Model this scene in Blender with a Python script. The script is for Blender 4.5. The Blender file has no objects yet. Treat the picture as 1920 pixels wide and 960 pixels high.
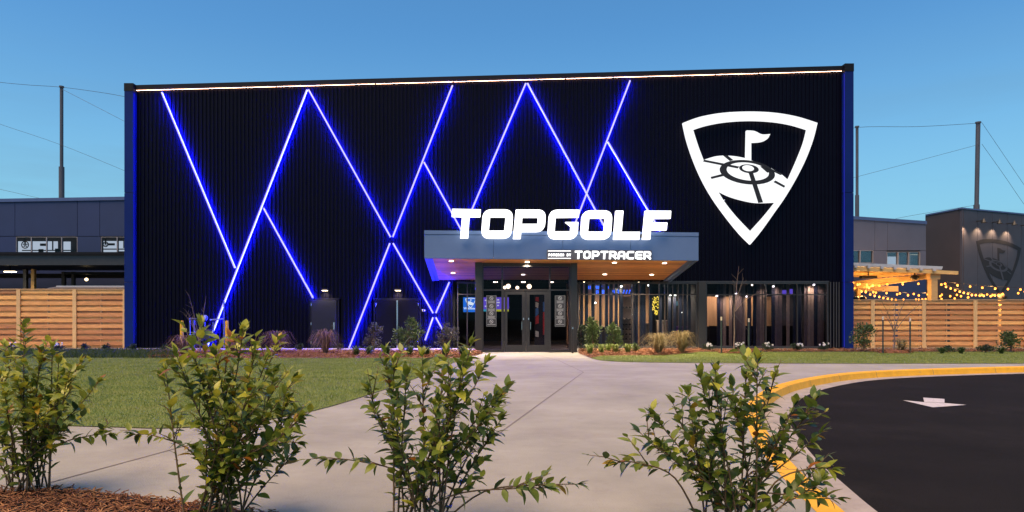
import bpy, math, random
import numpy as np
from mathutils import Vector, Matrix, Quaternion
from mathutils.geometry import tessellate_polygon

random.seed(7); np.random.seed(7)
S = bpy.context.scene
COL = S.collection
# ------------------------------------------------------------------ camera
F, X0, H0, EYE = 1280.0, 910.0, 596.0, 1.382
D = 30.48                                     # depth of the main facade
cam_d = bpy.data.cameras.new('camera'); cam = bpy.data.objects.new('camera', cam_d); COL.objects.link(cam)
cam.location = (0, 0, EYE); cam.rotation_euler = (math.pi / 2, 0, 0)
cam_d.sensor_width = 36; cam_d.lens = 24; cam_d.clip_end = 3000; cam_d.clip_start = 0.05
cam_d.shift_x = (960 - X0) / 1920; cam_d.shift_y = (H0 - 480) / 1920
S.camera = cam
# ------------------------------------------------------------------ sky and sun
SUN_EL, SUN_AZ = 64, 215                      # azimuth: compass-like, 0 = +Y, 180 = behind the camera
W = bpy.data.worlds.new('World'); S.world = W; W.use_nodes = True
nt = W.node_tree; nt.nodes.clear()
out = nt.nodes.new('ShaderNodeOutputWorld'); bg = nt.nodes.new('ShaderNodeBackground')
sky = nt.nodes.new('ShaderNodeTexSky'); sky.sky_type = 'NISHITA'; sky.sun_disc = False
sky.sun_elevation = math.radians(SUN_EL); sky.sun_rotation = math.radians(SUN_AZ)
sky.air_density = 1.0; sky.dust_density = 1.0; sky.ozone_density = 2.2
tc = nt.nodes.new('ShaderNodeTexCoord'); mp = nt.nodes.new('ShaderNodeMapping'); mp.inputs['Scale'].default_value = (1.2, 1.2, 9.0)
nz = nt.nodes.new('ShaderNodeTexNoise'); nz.inputs['Scale'].default_value = 1.6; nz.inputs['Detail'].default_value = 6; nz.inputs['Roughness'].default_value = .55
rp = nt.nodes.new('ShaderNodeValToRGB'); rp.color_ramp.elements[0].position = .44; rp.color_ramp.elements[1].position = .75
rp.color_ramp.elements[0].color = (0, 0, 0, 1); rp.color_ramp.elements[1].color = (1, 1, 1, 1)
mx = nt.nodes.new('ShaderNodeMixRGB'); mx.inputs['Color2'].default_value = (2.4, 2.3, 2.6, 1)
tint = nt.nodes.new('ShaderNodeMixRGB'); tint.blend_type = 'MULTIPLY'; tint.inputs['Fac'].default_value = 1; tint.inputs['Color2'].default_value = (0.52, 1.0, 1.22, 1)
L = nt.links.new
L(tc.outputs['Generated'], mp.inputs['Vector']); L(mp.outputs['Vector'], nz.inputs['Vector']); L(nz.outputs['Fac'], rp.inputs['Fac'])
sx = nt.nodes.new('ShaderNodeSeparateXYZ'); L(tc.outputs['Generated'], sx.inputs['Vector'])
hr = nt.nodes.new('ShaderNodeValToRGB'); hr.color_ramp.interpolation = 'EASE'
hr.color_ramp.elements[0].position = 0.0; hr.color_ramp.elements[0].color = (.8, .8, .8, 1); hr.color_ramp.elements[1].position = .40; hr.color_ramp.elements[1].color = (0, 0, 0, 1)
L(sx.outputs['Z'], hr.inputs['Fac'])
hz_ = nt.nodes.new('ShaderNodeMixRGB'); hz_.inputs['Color2'].default_value = (3.9, 4.15, 4.0, 1)
L(sky.outputs['Color'], hz_.inputs['Color1']); L(hr.outputs['Color'], hz_.inputs['Fac'])
cm = nt.nodes.new('ShaderNodeMath'); cm.operation = 'MULTIPLY'; L(rp.outputs['Color'], cm.inputs[0]); L(hr.outputs['Color'], cm.inputs[1])
L(hz_.outputs['Color'], mx.inputs['Color1']); L(cm.outputs['Value'], mx.inputs['Fac'])
L(mx.outputs['Color'], tint.inputs['Color1']); L(tint.outputs['Color'], bg.inputs['Color']); L(bg.outputs['Background'], out.inputs['Surface'])
bg.inputs['Strength'].default_value = 0.12
sd = bpy.data.lights.new('sun', 'SUN'); so = bpy.data.objects.new('sun', sd); COL.objects.link(so)
sd.energy = 4.1; sd.angle = math.radians(48); sd.color = (1.0, 0.64, 0.34)
az, el = math.radians(SUN_AZ), math.radians(SUN_EL)
sdir = Vector((math.sin(az) * math.cos(el), math.cos(az) * math.cos(el), math.sin(el)))
so.rotation_euler = sdir.to_track_quat('Z', 'Y').to_euler(); so.location = (0, -20, 30)
S.view_settings.view_transform = 'Standard'; S.view_settings.look = 'None'
S.view_settings.exposure = 0.25; S.view_settings.gamma = 1.0
S.render.engine = 'CYCLES'
S.cycles.use_denoising = True
S.cycles.max_bounces = 7; S.cycles.transparent_max_bounces = 10
S.cycles.sample_clamp_indirect = 6.0; S.cycles.caustics_reflective = False; S.cycles.caustics_refractive = False

# ------------------------------------------------------------------ helpers
def ray(x, y):
    return Vector(((x - X0) / F, 1.0, (H0 - y) / F))
EYEV = Vector((0, 0, EYE))
class Plane:                                   # vertical plane through two ground points (x, y)
    def __init__(s, a, b):
        s.a = Vector((a[0], a[1], 0)); s.u = (Vector((b[0], b[1], 0)) - s.a).normalized()
        s.n = Vector((s.u.y, -s.u.x, 0))       # towards the camera for a left-to-right plane
    def pt(s, x, y, off=0.0):
        d = ray(x, y); o = s.a + s.n * off
        t = (o - EYEV).dot(s.n) / d.dot(s.n)
        return EYEV + d * t
def fr(Y): return Plane((0, Y), (1, Y))        # frontal plane at depth Y
def G(x, y, z=0.0):                            # point of the ground seen at (x, y)
    d = ray(x, y); t = (z - EYE) / d.z
    return EYEV + d * t
FA = fr(D)
def wx(x, Y=D): return (x - X0) / F * Y
def wz(y, Y=D): return EYE + (H0 - y) / F * Y

class MB:
    def __init__(s): s.v = []; s.f = []; s.m = []; s.mi = 0
    def add(s, vs, fs):
        k = len(s.v); s.v += [tuple(p) for p in vs]
        for q in fs: s.f.append(tuple(i + k for i in q)); s.m.append(s.mi)
        return s
    def box(s, a, b):
        x0, y0, z0 = (min(a[i], b[i]) for i in range(3)); x1, y1, z1 = (max(a[i], b[i]) for i in range(3))
        return s.add([(x0, y0, z0), (x1, y0, z0), (x1, y1, z0), (x0, y1, z0), (x0, y0, z1), (x1, y0, z1), (x1, y1, z1), (x0, y1, z1)],
                     [(3, 2, 1, 0), (4, 5, 6, 7), (0, 1, 5, 4), (1, 2, 6, 5), (2, 3, 7, 6), (3, 0, 4, 7)])
    def quad(s, *p): return s.add(p, [tuple(range(len(p)))])
    def prism(s, pts, vec):
        n = len(pts); vec = Vector(vec); pts = [Vector(p) for p in pts]
        return s.add(pts + [p + vec for p in pts], [tuple(range(n)), tuple(range(2 * n - 1, n - 1, -1))] + [(i, i + n, (i + 1) % n + n, (i + 1) % n) for i in range(n)])
    def shape(s, loops, vec):                  # polygon with holes, extruded by vec
        vec = Vector(vec); loops = [[Vector(p) for p in l] for l in loops]
        tri = tessellate_polygon(loops); allp = [p for l in loops for p in l]; n = len(allp)
        fs = [tuple(t) for t in tri] + [tuple(i + n for i in reversed(t)) for t in tri]
        k = 0
        for l in loops:
            m = len(l)
            fs += [(k + i, k + (i + 1) % m, k + (i + 1) % m + n, k + i + n) for i in range(m)]
            k += m
        return s.add(allp + [p + vec for p in allp], fs)
    def tube(s, pts, r, seg=8, cap=True):
        pts = [Vector(p) for p in pts]; n = len(pts)
        rs = r if isinstance(r, (list, tuple)) else [r] * n
        vs = []; fs = []; ref = None
        for i, p in enumerate(pts):
            t = (pts[min(i + 1, n - 1)] - pts[max(i - 1, 0)])
            t = t.normalized() if t.length > 1e-9 else Vector((0, 0, 1))
            if ref is None: ref = Vector((1, 0, 0)) if abs(t.x) < .9 else Vector((0, 1, 0))
            a = t.cross(ref).normalized(); b = t.cross(a); ref = -b if False else ref
            for k in range(seg):
                q = 2 * math.pi * k / seg
                vs.append(p + (a * math.cos(q) + b * math.sin(q)) * rs[i])
        for i in range(n - 1):
            for k in range(seg):
                fs.append((i * seg + k, i * seg + (k + 1) % seg, (i + 1) * seg + (k + 1) % seg, (i + 1) * seg + k))
        if cap: fs += [tuple(range(seg - 1, -1, -1)), tuple(range((n - 1) * seg, n * seg))]
        return s.add(vs, fs)
    def ball(s, c, r, seg=10, rings=6, sq=(1, 1, 1), zmin=-1.0):
        vs = []; fs = []
        for i in range(rings + 1):
            ph = -math.pi / 2 + math.pi * i / rings
            for k in range(seg):
                q = 2 * math.pi * k / seg
                vs.append((c[0] + r * sq[0] * math.cos(ph) * math.cos(q), c[1] + r * sq[1] * math.cos(ph) * math.sin(q), c[2] + r * sq[2] * max(zmin, math.sin(ph))))
        for i in range(rings):
            for k in range(seg): fs.append((i * seg + k, i * seg + (k + 1) % seg, (i + 1) * seg + (k + 1) % seg, (i + 1) * seg + k))
        return s.add(vs, fs)

def wl(o):
    v = Vector((0, 0, 0))
    while o is not None: v = v + Vector(o.location); o = o.parent
    return v
def build(name, mb, mats, parent=None, smooth=False, local=False, bevel=0):
    me = bpy.data.meshes.new(name); me.from_pydata(mb.v, [], mb.f)
    mats = mats if isinstance(mats, (list, tuple)) else [mats]
    for m in mats: me.materials.append(m)
    if len(mats) > 1: me.polygons.foreach_set('material_index', mb.m)
    if smooth: me.polygons.foreach_set('use_smooth', [True] * len(me.polygons))
    me.update()
    o = bpy.data.objects.new(name, me); COL.objects.link(o)
    if parent is not None:
        o.parent = parent
        if not local: o.location = -wl(parent)
    if bevel:
        b = o.modifiers.new('bevel', 'BEVEL'); b.width = bevel; b.segments = 2; b.limit_method = 'ANGLE'
    return o
def tag(o, label, cat, group=None, kind=None):
    if label: o['label'] = label
    if cat: o['category'] = cat
    if group: o['group'] = group
    if kind: o['kind'] = kind
    return o
def thing(name, loc, label, cat, group=None):
    o = bpy.data.objects.new(name, None); COL.objects.link(o); o.location = loc; o.empty_display_size = .2
    return tag(o, label, cat, group)
def struct(name, mb, m, parent=None):
    o = build(name, mb, m, parent)
    if parent is None: o['kind'] = 'structure'
    return o
def clone(o, parent, **k):
    c = o.copy(); COL.objects.link(c); c.parent = parent
    return c
def numpy_mesh(name, verts, faces, mats, parent=None, midx=None, local=False):
    me = bpy.data.meshes.new(name); nv, nf, k = len(verts), len(faces), faces.shape[1]
    me.vertices.add(nv); me.vertices.foreach_set('co', verts.astype(np.float32).ravel())
    me.loops.add(nf * k); me.loops.foreach_set('vertex_index', faces.astype(np.int32).ravel())
    me.polygons.add(nf); me.polygons.foreach_set('loop_start', np.arange(0, nf * k, k, dtype=np.int32))
    for m in (mats if isinstance(mats, (list, tuple)) else [mats]): me.materials.append(m)
    if midx is not None: me.polygons.foreach_set('material_index', midx.astype(np.int32))
    me.update(calc_edges=True)
    o = bpy.data.objects.new(name, me); COL.objects.link(o)
    if parent is not None:
        o.parent = parent
        if not local: o.location = -wl(parent)
    return o

# ------------------------------------------------------------------ materials
def mat(name, c, rough=.6, metal=0.0, spec=.5, noise=None, bump=None, stretch=(1, 1, 1), rnd=0.0, emit=None, trans=0.0, coat=0.0, c2=None, detail=4):
    m = bpy.data.materials.new(name); m.use_nodes = True; n = m.node_tree; b = n.nodes['Principled BSDF']
    b.inputs['Roughness'].default_value = rough; b.inputs['Metallic'].default_value = metal
    b.inputs['Specular IOR Level'].default_value = spec
    if coat: b.inputs['Coat Weight'].default_value = coat
    col = None
    if noise or bump:
        t = n.nodes.new('ShaderNodeTexCoord'); mpn = n.nodes.new('ShaderNodeMapping'); mpn.inputs['Scale'].default_value = stretch
        n.links.new(t.outputs['Object'], mpn.inputs['Vector'])
    rgb = n.nodes.new('ShaderNodeRGB'); rgb.outputs[0].default_value = (*c, 1); col = rgb.outputs[0]
    if noise:
        tx = n.nodes.new('ShaderNodeTexNoise'); tx.inputs['Scale'].default_value = noise[0]; tx.inputs['Detail'].default_value = detail; tx.inputs['Roughness'].default_value = .65
        n.links.new(mpn.outputs['Vector'], tx.inputs['Vector'])
        mr = n.nodes.new('ShaderNodeMapRange'); mr.inputs['From Min'].default_value = .3; mr.inputs['From Max'].default_value = .7
        n.links.new(tx.outputs['Fac'], mr.inputs['Value'])
        mxn = n.nodes.new('ShaderNodeMixRGB'); n.links.new(mr.outputs['Result'], mxn.inputs['Fac'])
        a = noise[1]
        mxn.inputs['Color1'].default_value = (*[x * (1 - a) for x in c], 1)
        mxn.inputs['Color2'].default_value = (*(c2 if c2 else [x * (1 + a) for x in c]), 1)
        col = mxn.outputs['Color']
    if rnd:
        oi = n.nodes.new('ShaderNodeObjectInfo'); hs = n.nodes.new('ShaderNodeHueSaturation')
        m1 = n.nodes.new('ShaderNodeMapRange'); m1.inputs['To Min'].default_value = 1 - rnd; m1.inputs['To Max'].default_value = 1 + rnd
        m2 = n.nodes.new('ShaderNodeMapRange'); m2.inputs['To Min'].default_value = .5 - rnd * .035; m2.inputs['To Max'].default_value = .5 + rnd * .035
        n.links.new(oi.outputs['Random'], m1.inputs['Value']); n.links.new(oi.outputs['Random'], m2.inputs['Value'])
        n.links.new(m1.outputs['Result'], hs.inputs['Value']); n.links.new(m2.outputs['Result'], hs.inputs['Hue'])
        n.links.new(col, hs.inputs['Color']); col = hs.outputs['Color']
    n.links.new(col, b.inputs['Base Color'])
    if bump:
        tb = n.nodes.new('ShaderNodeTexNoise'); tb.inputs['Scale'].default_value = bump[0]; tb.inputs['Detail'].default_value = 5
        n.links.new(mpn.outputs['Vector'], tb.inputs['Vector'])
        bn = n.nodes.new('ShaderNodeBump'); bn.inputs['Strength'].default_value = bump[1]; bn.inputs['Distance'].default_value = .02
        n.links.new(tb.outputs['Fac'], bn.inputs['Height']); n.links.new(bn.outputs['Normal'], b.inputs['Normal'])
    if emit:
        b.inputs['Emission Color'].default_value = (*emit[0], 1); b.inputs['Emission Strength'].default_value = emit[1]
    if trans:
        tr = n.nodes.new('ShaderNodeBsdfTranslucent'); n.links.new(col, tr.inputs['Color'])
        ms = n.nodes.new('ShaderNodeMixShader'); ms.inputs['Fac'].default_value = trans
        o = n.nodes['Material Output']
        n.links.new(b.outputs[0], ms.inputs[1]); n.links.new(tr.outputs[0], ms.inputs[2]); n.links.new(ms.outputs[0], o.inputs['Surface'])
    return m
def glow(name, c, s): return mat(name, (.02, .02, .02), .5, emit=(c, s))
def glass(name, tintc=(.75, .8, .85), refl=.0):
    m = bpy.data.materials.new(name); m.use_nodes = True; n = m.node_tree; n.nodes.clear()
    o = n.nodes.new('ShaderNodeOutputMaterial'); t = n.nodes.new('ShaderNodeBsdfTransparent'); t.inputs['Color'].default_value = (*tintc, 1)
    g = n.nodes.new('ShaderNodeBsdfGlossy'); g.inputs['Roughness'].default_value = .02
    lw = n.nodes.new('ShaderNodeLayerWeight'); lw.inputs['Blend'].default_value = .25
    mr = n.nodes.new('ShaderNodeMapRange'); mr.inputs['To Min'].default_value = refl; mr.inputs['To Max'].default_value = .35
    ms = n.nodes.new('ShaderNodeMixShader')
    n.links.new(lw.outputs['Fresnel'], mr.inputs['Value']); n.links.new(mr.outputs['Result'], ms.inputs['Fac'])
    n.links.new(t.outputs[0], ms.inputs[1]); n.links.new(g.outputs[0], ms.inputs[2]); n.links.new(ms.outputs[0], o.inputs['Surface'])
    return m

M = {}
M['concrete'] = mat('concrete', (.325, .30, .248), .85, noise=(.55, .22), bump=(60, .4), detail=8)
M['kerb_concrete'] = mat('kerb_concrete', (.36, .31, .28), .85, noise=(3, .15), bump=(60, .3))
M['joint'] = mat('joint', (.19, .155, .135), .9, noise=(6, .2))
M['asphalt'] = mat('asphalt', (.0135, .0115, .0112), .92, spec=.08, noise=(.8, .22), bump=(140, .7), detail=9)
M['kerb_paint'] = mat('kerb_paint', (.86, .42, .012), .55, noise=(5, .12), bump=(40, .2))
M['road_paint'] = mat('road_paint', (.55, .50, .48), .7, noise=(14, .15), bump=(90, .3))
M['soil'] = mat('soil', (.05, .028, .018), .95, noise=(9, .4), bump=(30, .8))
M['mulch'] = mat('mulch', (.22, .085, .035), .9, noise=(30, .45), bump=(40, .6))
M['mulch_light'] = mat('mulch_light', (.40, .19, .08), .9, noise=(30, .4))
M['lawn'] = mat('lawn', (.20, .29, .055), .95, noise=(1.2, .25), bump=(90, .8), stretch=(1, 3, 1), c2=(.20, .21, .055), detail=8)
M['blade'] = mat('blade', (.28, .38, .07), .75, noise=(1.4, .4), c2=(.36, .38, .09), trans=.3)
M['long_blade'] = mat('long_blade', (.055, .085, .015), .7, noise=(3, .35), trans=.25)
M['field'] = mat('field', (.05, .06, .03), .95, noise=(.1, .3))
M['ribbed'] = mat('ribbed_metal', (.0022, .0022, .0085), .42, metal=.0, spec=.08, noise=(2, .12))
M['black_metal'] = mat('black_metal', (.006, .006, .009), .5, spec=.2, noise=(4, .15))
M['blue_fin'] = mat('blue_fin', (.004, .018, .13), .55, spec=.12, noise=(.6, .15))
M['door_grey'] = mat('door_grey', (.016, .018, .022), .5, spec=.2, noise=(3, .08))
M['door_dark'] = mat('door_dark', (.004, .004, .007), .5, spec=.1, noise=(3, .08))
M['trim_grey'] = mat('trim_grey', (.05, .05, .055), .45, metal=.4, noise=(5, .1))
M['steel'] = mat('steel_column', (.06, .054, .052), .34, metal=.5, spec=.3, noise=(40, .1), stretch=(8, 8, .4))
M['bronze'] = mat('bronze_frame', (.045, .04, .04), .4, metal=.5, noise=(8, .1))
M['chrome'] = mat('chrome', (.6, .6, .62), .25, metal=1, noise=(9, .05))
M['fascia'] = mat('fascia', (.115, .18, .34), .42, metal=.1, spec=.3, noise=(1, .06))
M['soffit'] = mat('soffit_wood', (.68, .33, .12), .5, noise=(5, .35), stretch=(.5, 9, 9), rnd=.25)
M['soffit_back'] = mat('soffit_back', (.03, .015, .01), .9, noise=(4, .2))
M['cedar'] = mat('cedar', (.72, .34, .125), .7, noise=(4, .4), stretch=(.7, 6, 14), rnd=.32, bump=(9, .2))
M['cedar_post'] = mat('cedar_post', (.62, .38, .18), .7, noise=(4, .25), stretch=(14, 6, .7), rnd=.15)
M['pergola'] = mat('pergola_wood', (.62, .40, .16), .65, noise=(4, .2), stretch=(.8, 6, 10), rnd=.12)
M['roof_metal'] = mat('roof_metal', (.55, .54, .56), .45, metal=.3, noise=(4, .1))
M['panel_blue'] = mat('panel_blue', (.016, .03, .10), .55, noise=(.5, .1), rnd=.06)
M['panel_grey'] = mat('panel_grey', (.105, .11, .155), .6, noise=(.5, .1), rnd=.06)
M['panel_dark'] = mat('panel_dark', (.05, .05, .068), .6, noise=(.7, .12), rnd=.05)
M['panel_brown'] = mat('panel_brown', (.05, .038, .04), .6, noise=(.7, .12), rnd=.05)
M['mural'] = mat('mural_paint', (.009, .009, .013), .7, noise=(4, .15))
M['coping'] = mat('coping', (.06, .10, .24), .5, noise=(2, .1))
M['pole'] = mat('net_pole', (.07, .075, .10), .6, noise=(2, .2), stretch=(1, 1, .3))
M['cable'] = mat('cable', (.05, .05, .06), .6, noise=(8, .1))
M['glass'] = glass('window_glass'); M['glass_dark'] = glass('tinted_glass', (.62, .62, .72), .0); M['glass_far'] = glass('far_glass', (.8, .85, .9), .0)
M['led_blue'] = glow('led_blue', (.56, .50, 1.0), 1.15); M['led_wash'] = glow('led_wash', (.003, .004, 1.0), 1150)
M['led_edge'] = glow('led_edge', (.01, .02, 1.0), .4)
M['led_white'] = glow('led_white', (1.0, .74, .56), 1.2); M['led_warm'] = glow('led_warm', (1.0, .52, .32), 26)
M['sign_white'] = glow('sign_white', (1.0, .985, .97), 2.2); M['shield_white'] = glow('shield_white', (.97, .985, 1.0), .95)
M['sign_side'] = mat('sign_side', (.5, .5, .52), .5, emit=((.9, .92, 1.0), .8))
M['emblem_dark'] = mat('emblem_dark', (.008, .008, .012), .6, noise=(3, .1))
M['sign_panel'] = mat('sign_panel', (.09, .085, .10), .5, noise=(3, .1))
M['lamp_warm'] = glow('lamp_warm', (1.0, .80, .52), 14)
M['lamp_down'] = glow('lamp_down', (1.0, .88, .72), 9)
M['bulb'] = glow('bulb', (1.0, .29, .03), 4.5)
M['globe'] = glow('globe', (1.0, .74, .38), 7)
M['gold'] = glow('gold_light', (1.0, .66, .06), 1.6)
M['neon'] = glow('neon_blue', (.02, .12, 1.0), 3.0)
M['screen_blue'] = glow('screen_blue', (.01, .17, .75), 1.0)
M['screen_purple'] = glow('screen_purple', (.22, .13, .85), .9)
M['screen_teal'] = glow('screen_teal', (.05, .25, .32), .5); M['velvet'] = mat('velvet', (.14, .03, .28), .7, noise=(9, .2)); M['screen_cyan'] = glow('screen_cyan', (.05, .55, .6), .9)
M['screen_yellow'] = glow('screen_yellow', (.75, .75, .02), .9)
M['print_white'] = mat('print_white', (.42, .42, .42), .6, noise=(20, .05))
M['print_glow'] = glow('print_glow', (1, 1, 1), 1.0)
M['poster'] = mat('poster', (.045, .045, .05), .6, noise=(20, .1))
M['room_wall'] = mat('room_wall', (.40, .235, .13), .7, noise=(2, .25), stretch=(6, 1, .3), rnd=.25)
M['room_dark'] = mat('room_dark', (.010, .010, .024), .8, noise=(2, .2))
M['room_floor'] = mat('room_floor', (.06, .05, .05), .4, noise=(2, .2))
M['slat_navy'] = mat('slat_navy', (.012, .014, .03), .5, noise=(6, .15))
M['slat_tan'] = mat('slat_tan', (.36, .26, .18), .6, noise=(6, .15))
M['slat_brown'] = mat('slat_brown', (.16, .115, .10), .6, noise=(6, .2)); M['red'] = mat('mural_red', (.5, .03, .04), .6, noise=(6, .2)); M['blue'] = mat('mural_blue', (.05, .18, .5), .6, noise=(6, .2)); M['pale'] = mat('mural_pale', (.6, .58, .55), .6, noise=(6, .15))
M['shelf'] = mat('shelf', (.38, .30, .27), .6, noise=(6, .1)); M['cap'] = mat('cap', (.02, .02, .03), .8, noise=(8, .3))
M['win_lit'] = glow('win_lit', (.85, .9, 1.0), .6)
M['win_warm'] = glow('win_warm', (1.0, .80, .5), .55)
M['yellow'] = mat('bollard_yellow', (.75, .40, .01), .5, noise=(9, .12))
M['pipe_blue'] = mat('pipe_blue', (.12, .16, .26), .5, metal=.3, noise=(9, .15))
M['bark'] = mat('bark', (.16, .095, .055), .9, noise=(25, .35)); M['stem'] = mat('shrub_stem', (.14, .085, .04), .85, noise=(30, .35))
M['twig'] = mat('twig', (.17, .12, .09), .9, noise=(20, .3))
def leafm(name, c, c2, coat=.25): return mat(name, c, .34, spec=.55, noise=(18, .22), c2=c2, trans=.34)
M['leaf0'] = leafm('leaf_new_lit', (.42, .44, .04), (.54, .50, .055)); M['leaf1'] = leafm('leaf_mid', (.21, .27, .03), (.30, .33, .04))
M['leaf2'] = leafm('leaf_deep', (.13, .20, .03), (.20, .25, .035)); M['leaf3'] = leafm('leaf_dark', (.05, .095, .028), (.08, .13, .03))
M['leaf4'] = leafm('leaf_yellow', (.42, .24, .015), (.5, .32, .03)); M['leaf5'] = leafm('leaf_rust', (.34, .10, .015), (.42, .16, .02))
M['bush_green'] = mat('bush_green', (.07, .11, .03), .6, noise=(9, .4), trans=.25); M['bush_dark'] = mat('bush_dark', (.03, .05, .02), .6, noise=(9, .4), trans=.2)
M['bush_dusk'] = mat('bush_dusk', (.07, .07, .06), .7, noise=(9, .4), trans=.2); M['bush_lime'] = mat('bush_lime', (.20, .26, .05), .6, noise=(9, .35), trans=.25)
M['straw'] = mat('straw', (.30, .23, .10), .8, noise=(9, .35), trans=.25); M['muhly'] = mat('muhly', (.24, .14, .12), .8, noise=(9, .35), trans=.25)
M['petal'] = mat('petal', (.8, .76, .74), .6, noise=(20, .06))
M['sand'] = mat('stake_cap', (.7, .58, .38), .6, noise=(9, .1)); M['stake'] = mat('stake', (.03, .05, .04), .6, noise=(9, .1))
M['black'] = mat('black_plastic', (.015, .014, .014), .45, noise=(9, .1)); M['car_grey'] = mat('car_grey', (.12, .10, .11), .3, noise=(2, .05))

# ------------------------------------------------------------------ setting: ground, walk, drive, lawns
def sm(pts, n=6):                              # Catmull-Rom through points
    pts = [Vector(p) for p in pts]; o = []
    for i in range(len(pts) - 1):
        a = pts[max(i - 1, 0)]; b = pts[i]; c = pts[i + 1]; d = pts[min(i + 2, len(pts) - 1)]
        for k in range(n):
            t = k / n
            o.append(.5 * ((2 * b) + (c - a) * t + (2 * a - 5 * b + 4 * c - d) * t * t + (3 * b - a - 3 * c + d) * t ** 3))
    return o + [pts[-1]]
mb = MB(); mb.quad((-900, -500, -.24), (900, -500, -.24), (900, 1500, -.24), (-900, 1500, -.24)); struct('ground', mb, M['field'])
z8 = lambda X, Y: (1140 + X / 2.4615, 600 + Y / 2.4615)
kp = [(1000, 886), (930, 820), (850, 740), (780, 660), (720, 590), (680, 520), (655, 460), (650, 420), (665, 385), (700, 350), (750, 318), (830, 290), (950, 265), (1100, 245), (1300, 232), (1600, 222), (1920, 214)]
kp = [G(*z8(*p)) for p in kp]
d0 = (kp[0] - kp[1]).normalized(); kp = [kp[0] + d0 * 9, kp[0] + d0 * 4] + kp
d1 = (kp[-1] - kp[-2]).normalized(); kp = kp + [kp[-1] + d1 * 6, kp[-1] + d1 * 20]
kp = sm(kp, 5)
def nrm(i):
    t = (kp[min(i + 1, len(kp) - 1)] - kp[max(i - 1, 0)]).normalized()
    return Vector((t.y, -t.x, 0))              # towards the drive (to the right of travel)
KN = [nrm(i) for i in range(len(kp))]
def off(d, z): return [Vector((p.x + n.x * d, p.y + n.y * d, z)) for p, n in zip(kp, KN)]
def sweep(prof):
    m = MB(); rows = [off(d, z) for d, z in prof]
    n = len(kp)
    for a, b in zip(rows, rows[1:]):
        for i in range(n - 1): m.quad(a[i], b[i], b[i + 1], a[i + 1])
    return m
# walkway slab
poly = [(p.x, p.y, 0) for p in off(.02, 0)]
end, start = poly[-1], poly[0]
mb = MB(); loop = [Vector(p) for p in poly] + [Vector((end[0], 34, 0)), Vector((-45, 34, 0)), Vector((-45, start[1], 0))]
tri = tessellate_polygon([loop]); mb.add(loop, [tuple(t) for t in tri]); walk = struct('walkway', mb, M['concrete'])
def strip(mb, pts, w, z):
    pts = [Vector(p) for p in pts]
    for a, b in zip(pts, pts[1:]):
        t = (b - a).normalized(); n = Vector((-t.y, t.x, 0)) * w / 2
        mb.quad(*[Vector((q.x, q.y, z)) for q in (a - n, b - n, b + n, a + n)])
for pts in ([(1000, 664), (1047, 676), (1094, 698), (945, 806), (760, 936)], [(95, 905), (290, 852), (480, 800), (620, 762)]):
    mb = MB(); strip(mb, [G(*p) for p in pts], .022, .004); build('joint', mb, M['joint'], walk)
kerb = struct('kerb', sweep([(-.06, .004), (.13, .006), (.155, -.012), (.185, -.15)]), M['kerb_paint'])
gut = struct('gutter', sweep([(.185, -.15), (.42, -.158), (.56, -.146)]), M['kerb_concrete'])
ap = off(.56, -.152); mb = MB(); loop = ap + [Vector((ap[-1].x, ap[0].y, -.152))]
mb.add(loop, [tuple(t) for t in tessellate_polygon([loop])]); struct('driveway', mb, M['asphalt'])
mb = MB(); za = -.147
mb.quad(*[G(*p, za) for p in ((1692.5, 750.3), (1733, 754), (1771, 755.6), (1812, 759), (1749, 763.7))])
mb.quad(*[G(*p, za + .003) for p in ((1731, 745.4), (1771, 748), (1771, 755.2), (1733, 753.6))])
tag(build('arrow_marking', mb, M['road_paint']), 'white painted direction arrow on the dark asphalt drive', 'road marking')

def inpoly(P, poly):
    x, y = P[:, 0], P[:, 1]; c = np.zeros(len(P), bool); n = len(poly)
    for i in range(n):
        x1, y1 = poly[i]; x2, y2 = poly[(i + 1) % n]
        cond = ((y1 > y) != (y2 > y)) & (x < (x2 - x1) * (y - y1) / (y2 - y1 + 1e-12) + x1); c ^= cond
    return c
def scatter(poly, n):
    a = np.array(poly); lo, hi = a.min(0), a.max(0); o = np.zeros((0, 2))
    while len(o) < n:
        p = np.random.rand(n * 2, 2) * (hi - lo) + lo; o = np.vstack([o, p[inpoly(p, poly)]])
    return o[:n]
def blades(name, poly, n, h, w, m, z=0.01, parent=None, dens=None):
    P = scatter(poly, n); k = len(P)
    an = np.random.rand(k) * 2 * np.pi; hh = h * (.5 + np.random.rand(k)); ln = np.random.rand(k) * h * .9; a2 = np.random.rand(k) * 2 * np.pi
    dx, dy = np.cos(an) * w / 2, np.sin(an) * w / 2
    v = np.zeros((k, 3, 3)); zz = np.full(k, z)
    v[:, 0] = np.c_[P[:, 0] - dx, P[:, 1] - dy, zz]; v[:, 1] = np.c_[P[:, 0] + dx, P[:, 1] + dy, zz]
    v[:, 2] = np.c_[P[:, 0] + np.cos(a2) * ln, P[:, 1] + np.sin(a2) * ln, zz + hh]
    return numpy_mesh(name, v.reshape(-1, 3), np.arange(k * 3).reshape(-1, 3), m, parent)
def flat(name, poly, z, m, parent=None):
    loop = [Vector((p[0], p[1], z)) for p in poly]; mb = MB(); mb.add(loop, [tuple(t) for t in tessellate_polygon([loop])])
    return struct(name, mb, m, parent)
def gp(pts): return [(p.x, p.y) for p in (G(*q) for q in pts)]
near = sm([Vector((*q, 0)) for q in [(-420, 800), (-200, 798), (0, 797), (190, 801), (300, 804), (400, 799), (500, 788), (600, 768), (700, 738), (790, 706), (868, 672.5)]], 4)
lawn_poly = gp([(p.x, p.y) for p in near]) + gp([(-420, 672.5)])
flat('lawn', lawn_poly, .012, M['lawn'])
tag(blades('grass', lawn_poly, 170000, .035, .012, M['blade'], .012), 'short mown grass blades of the big lawn', 'grass', kind='stuff')
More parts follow.
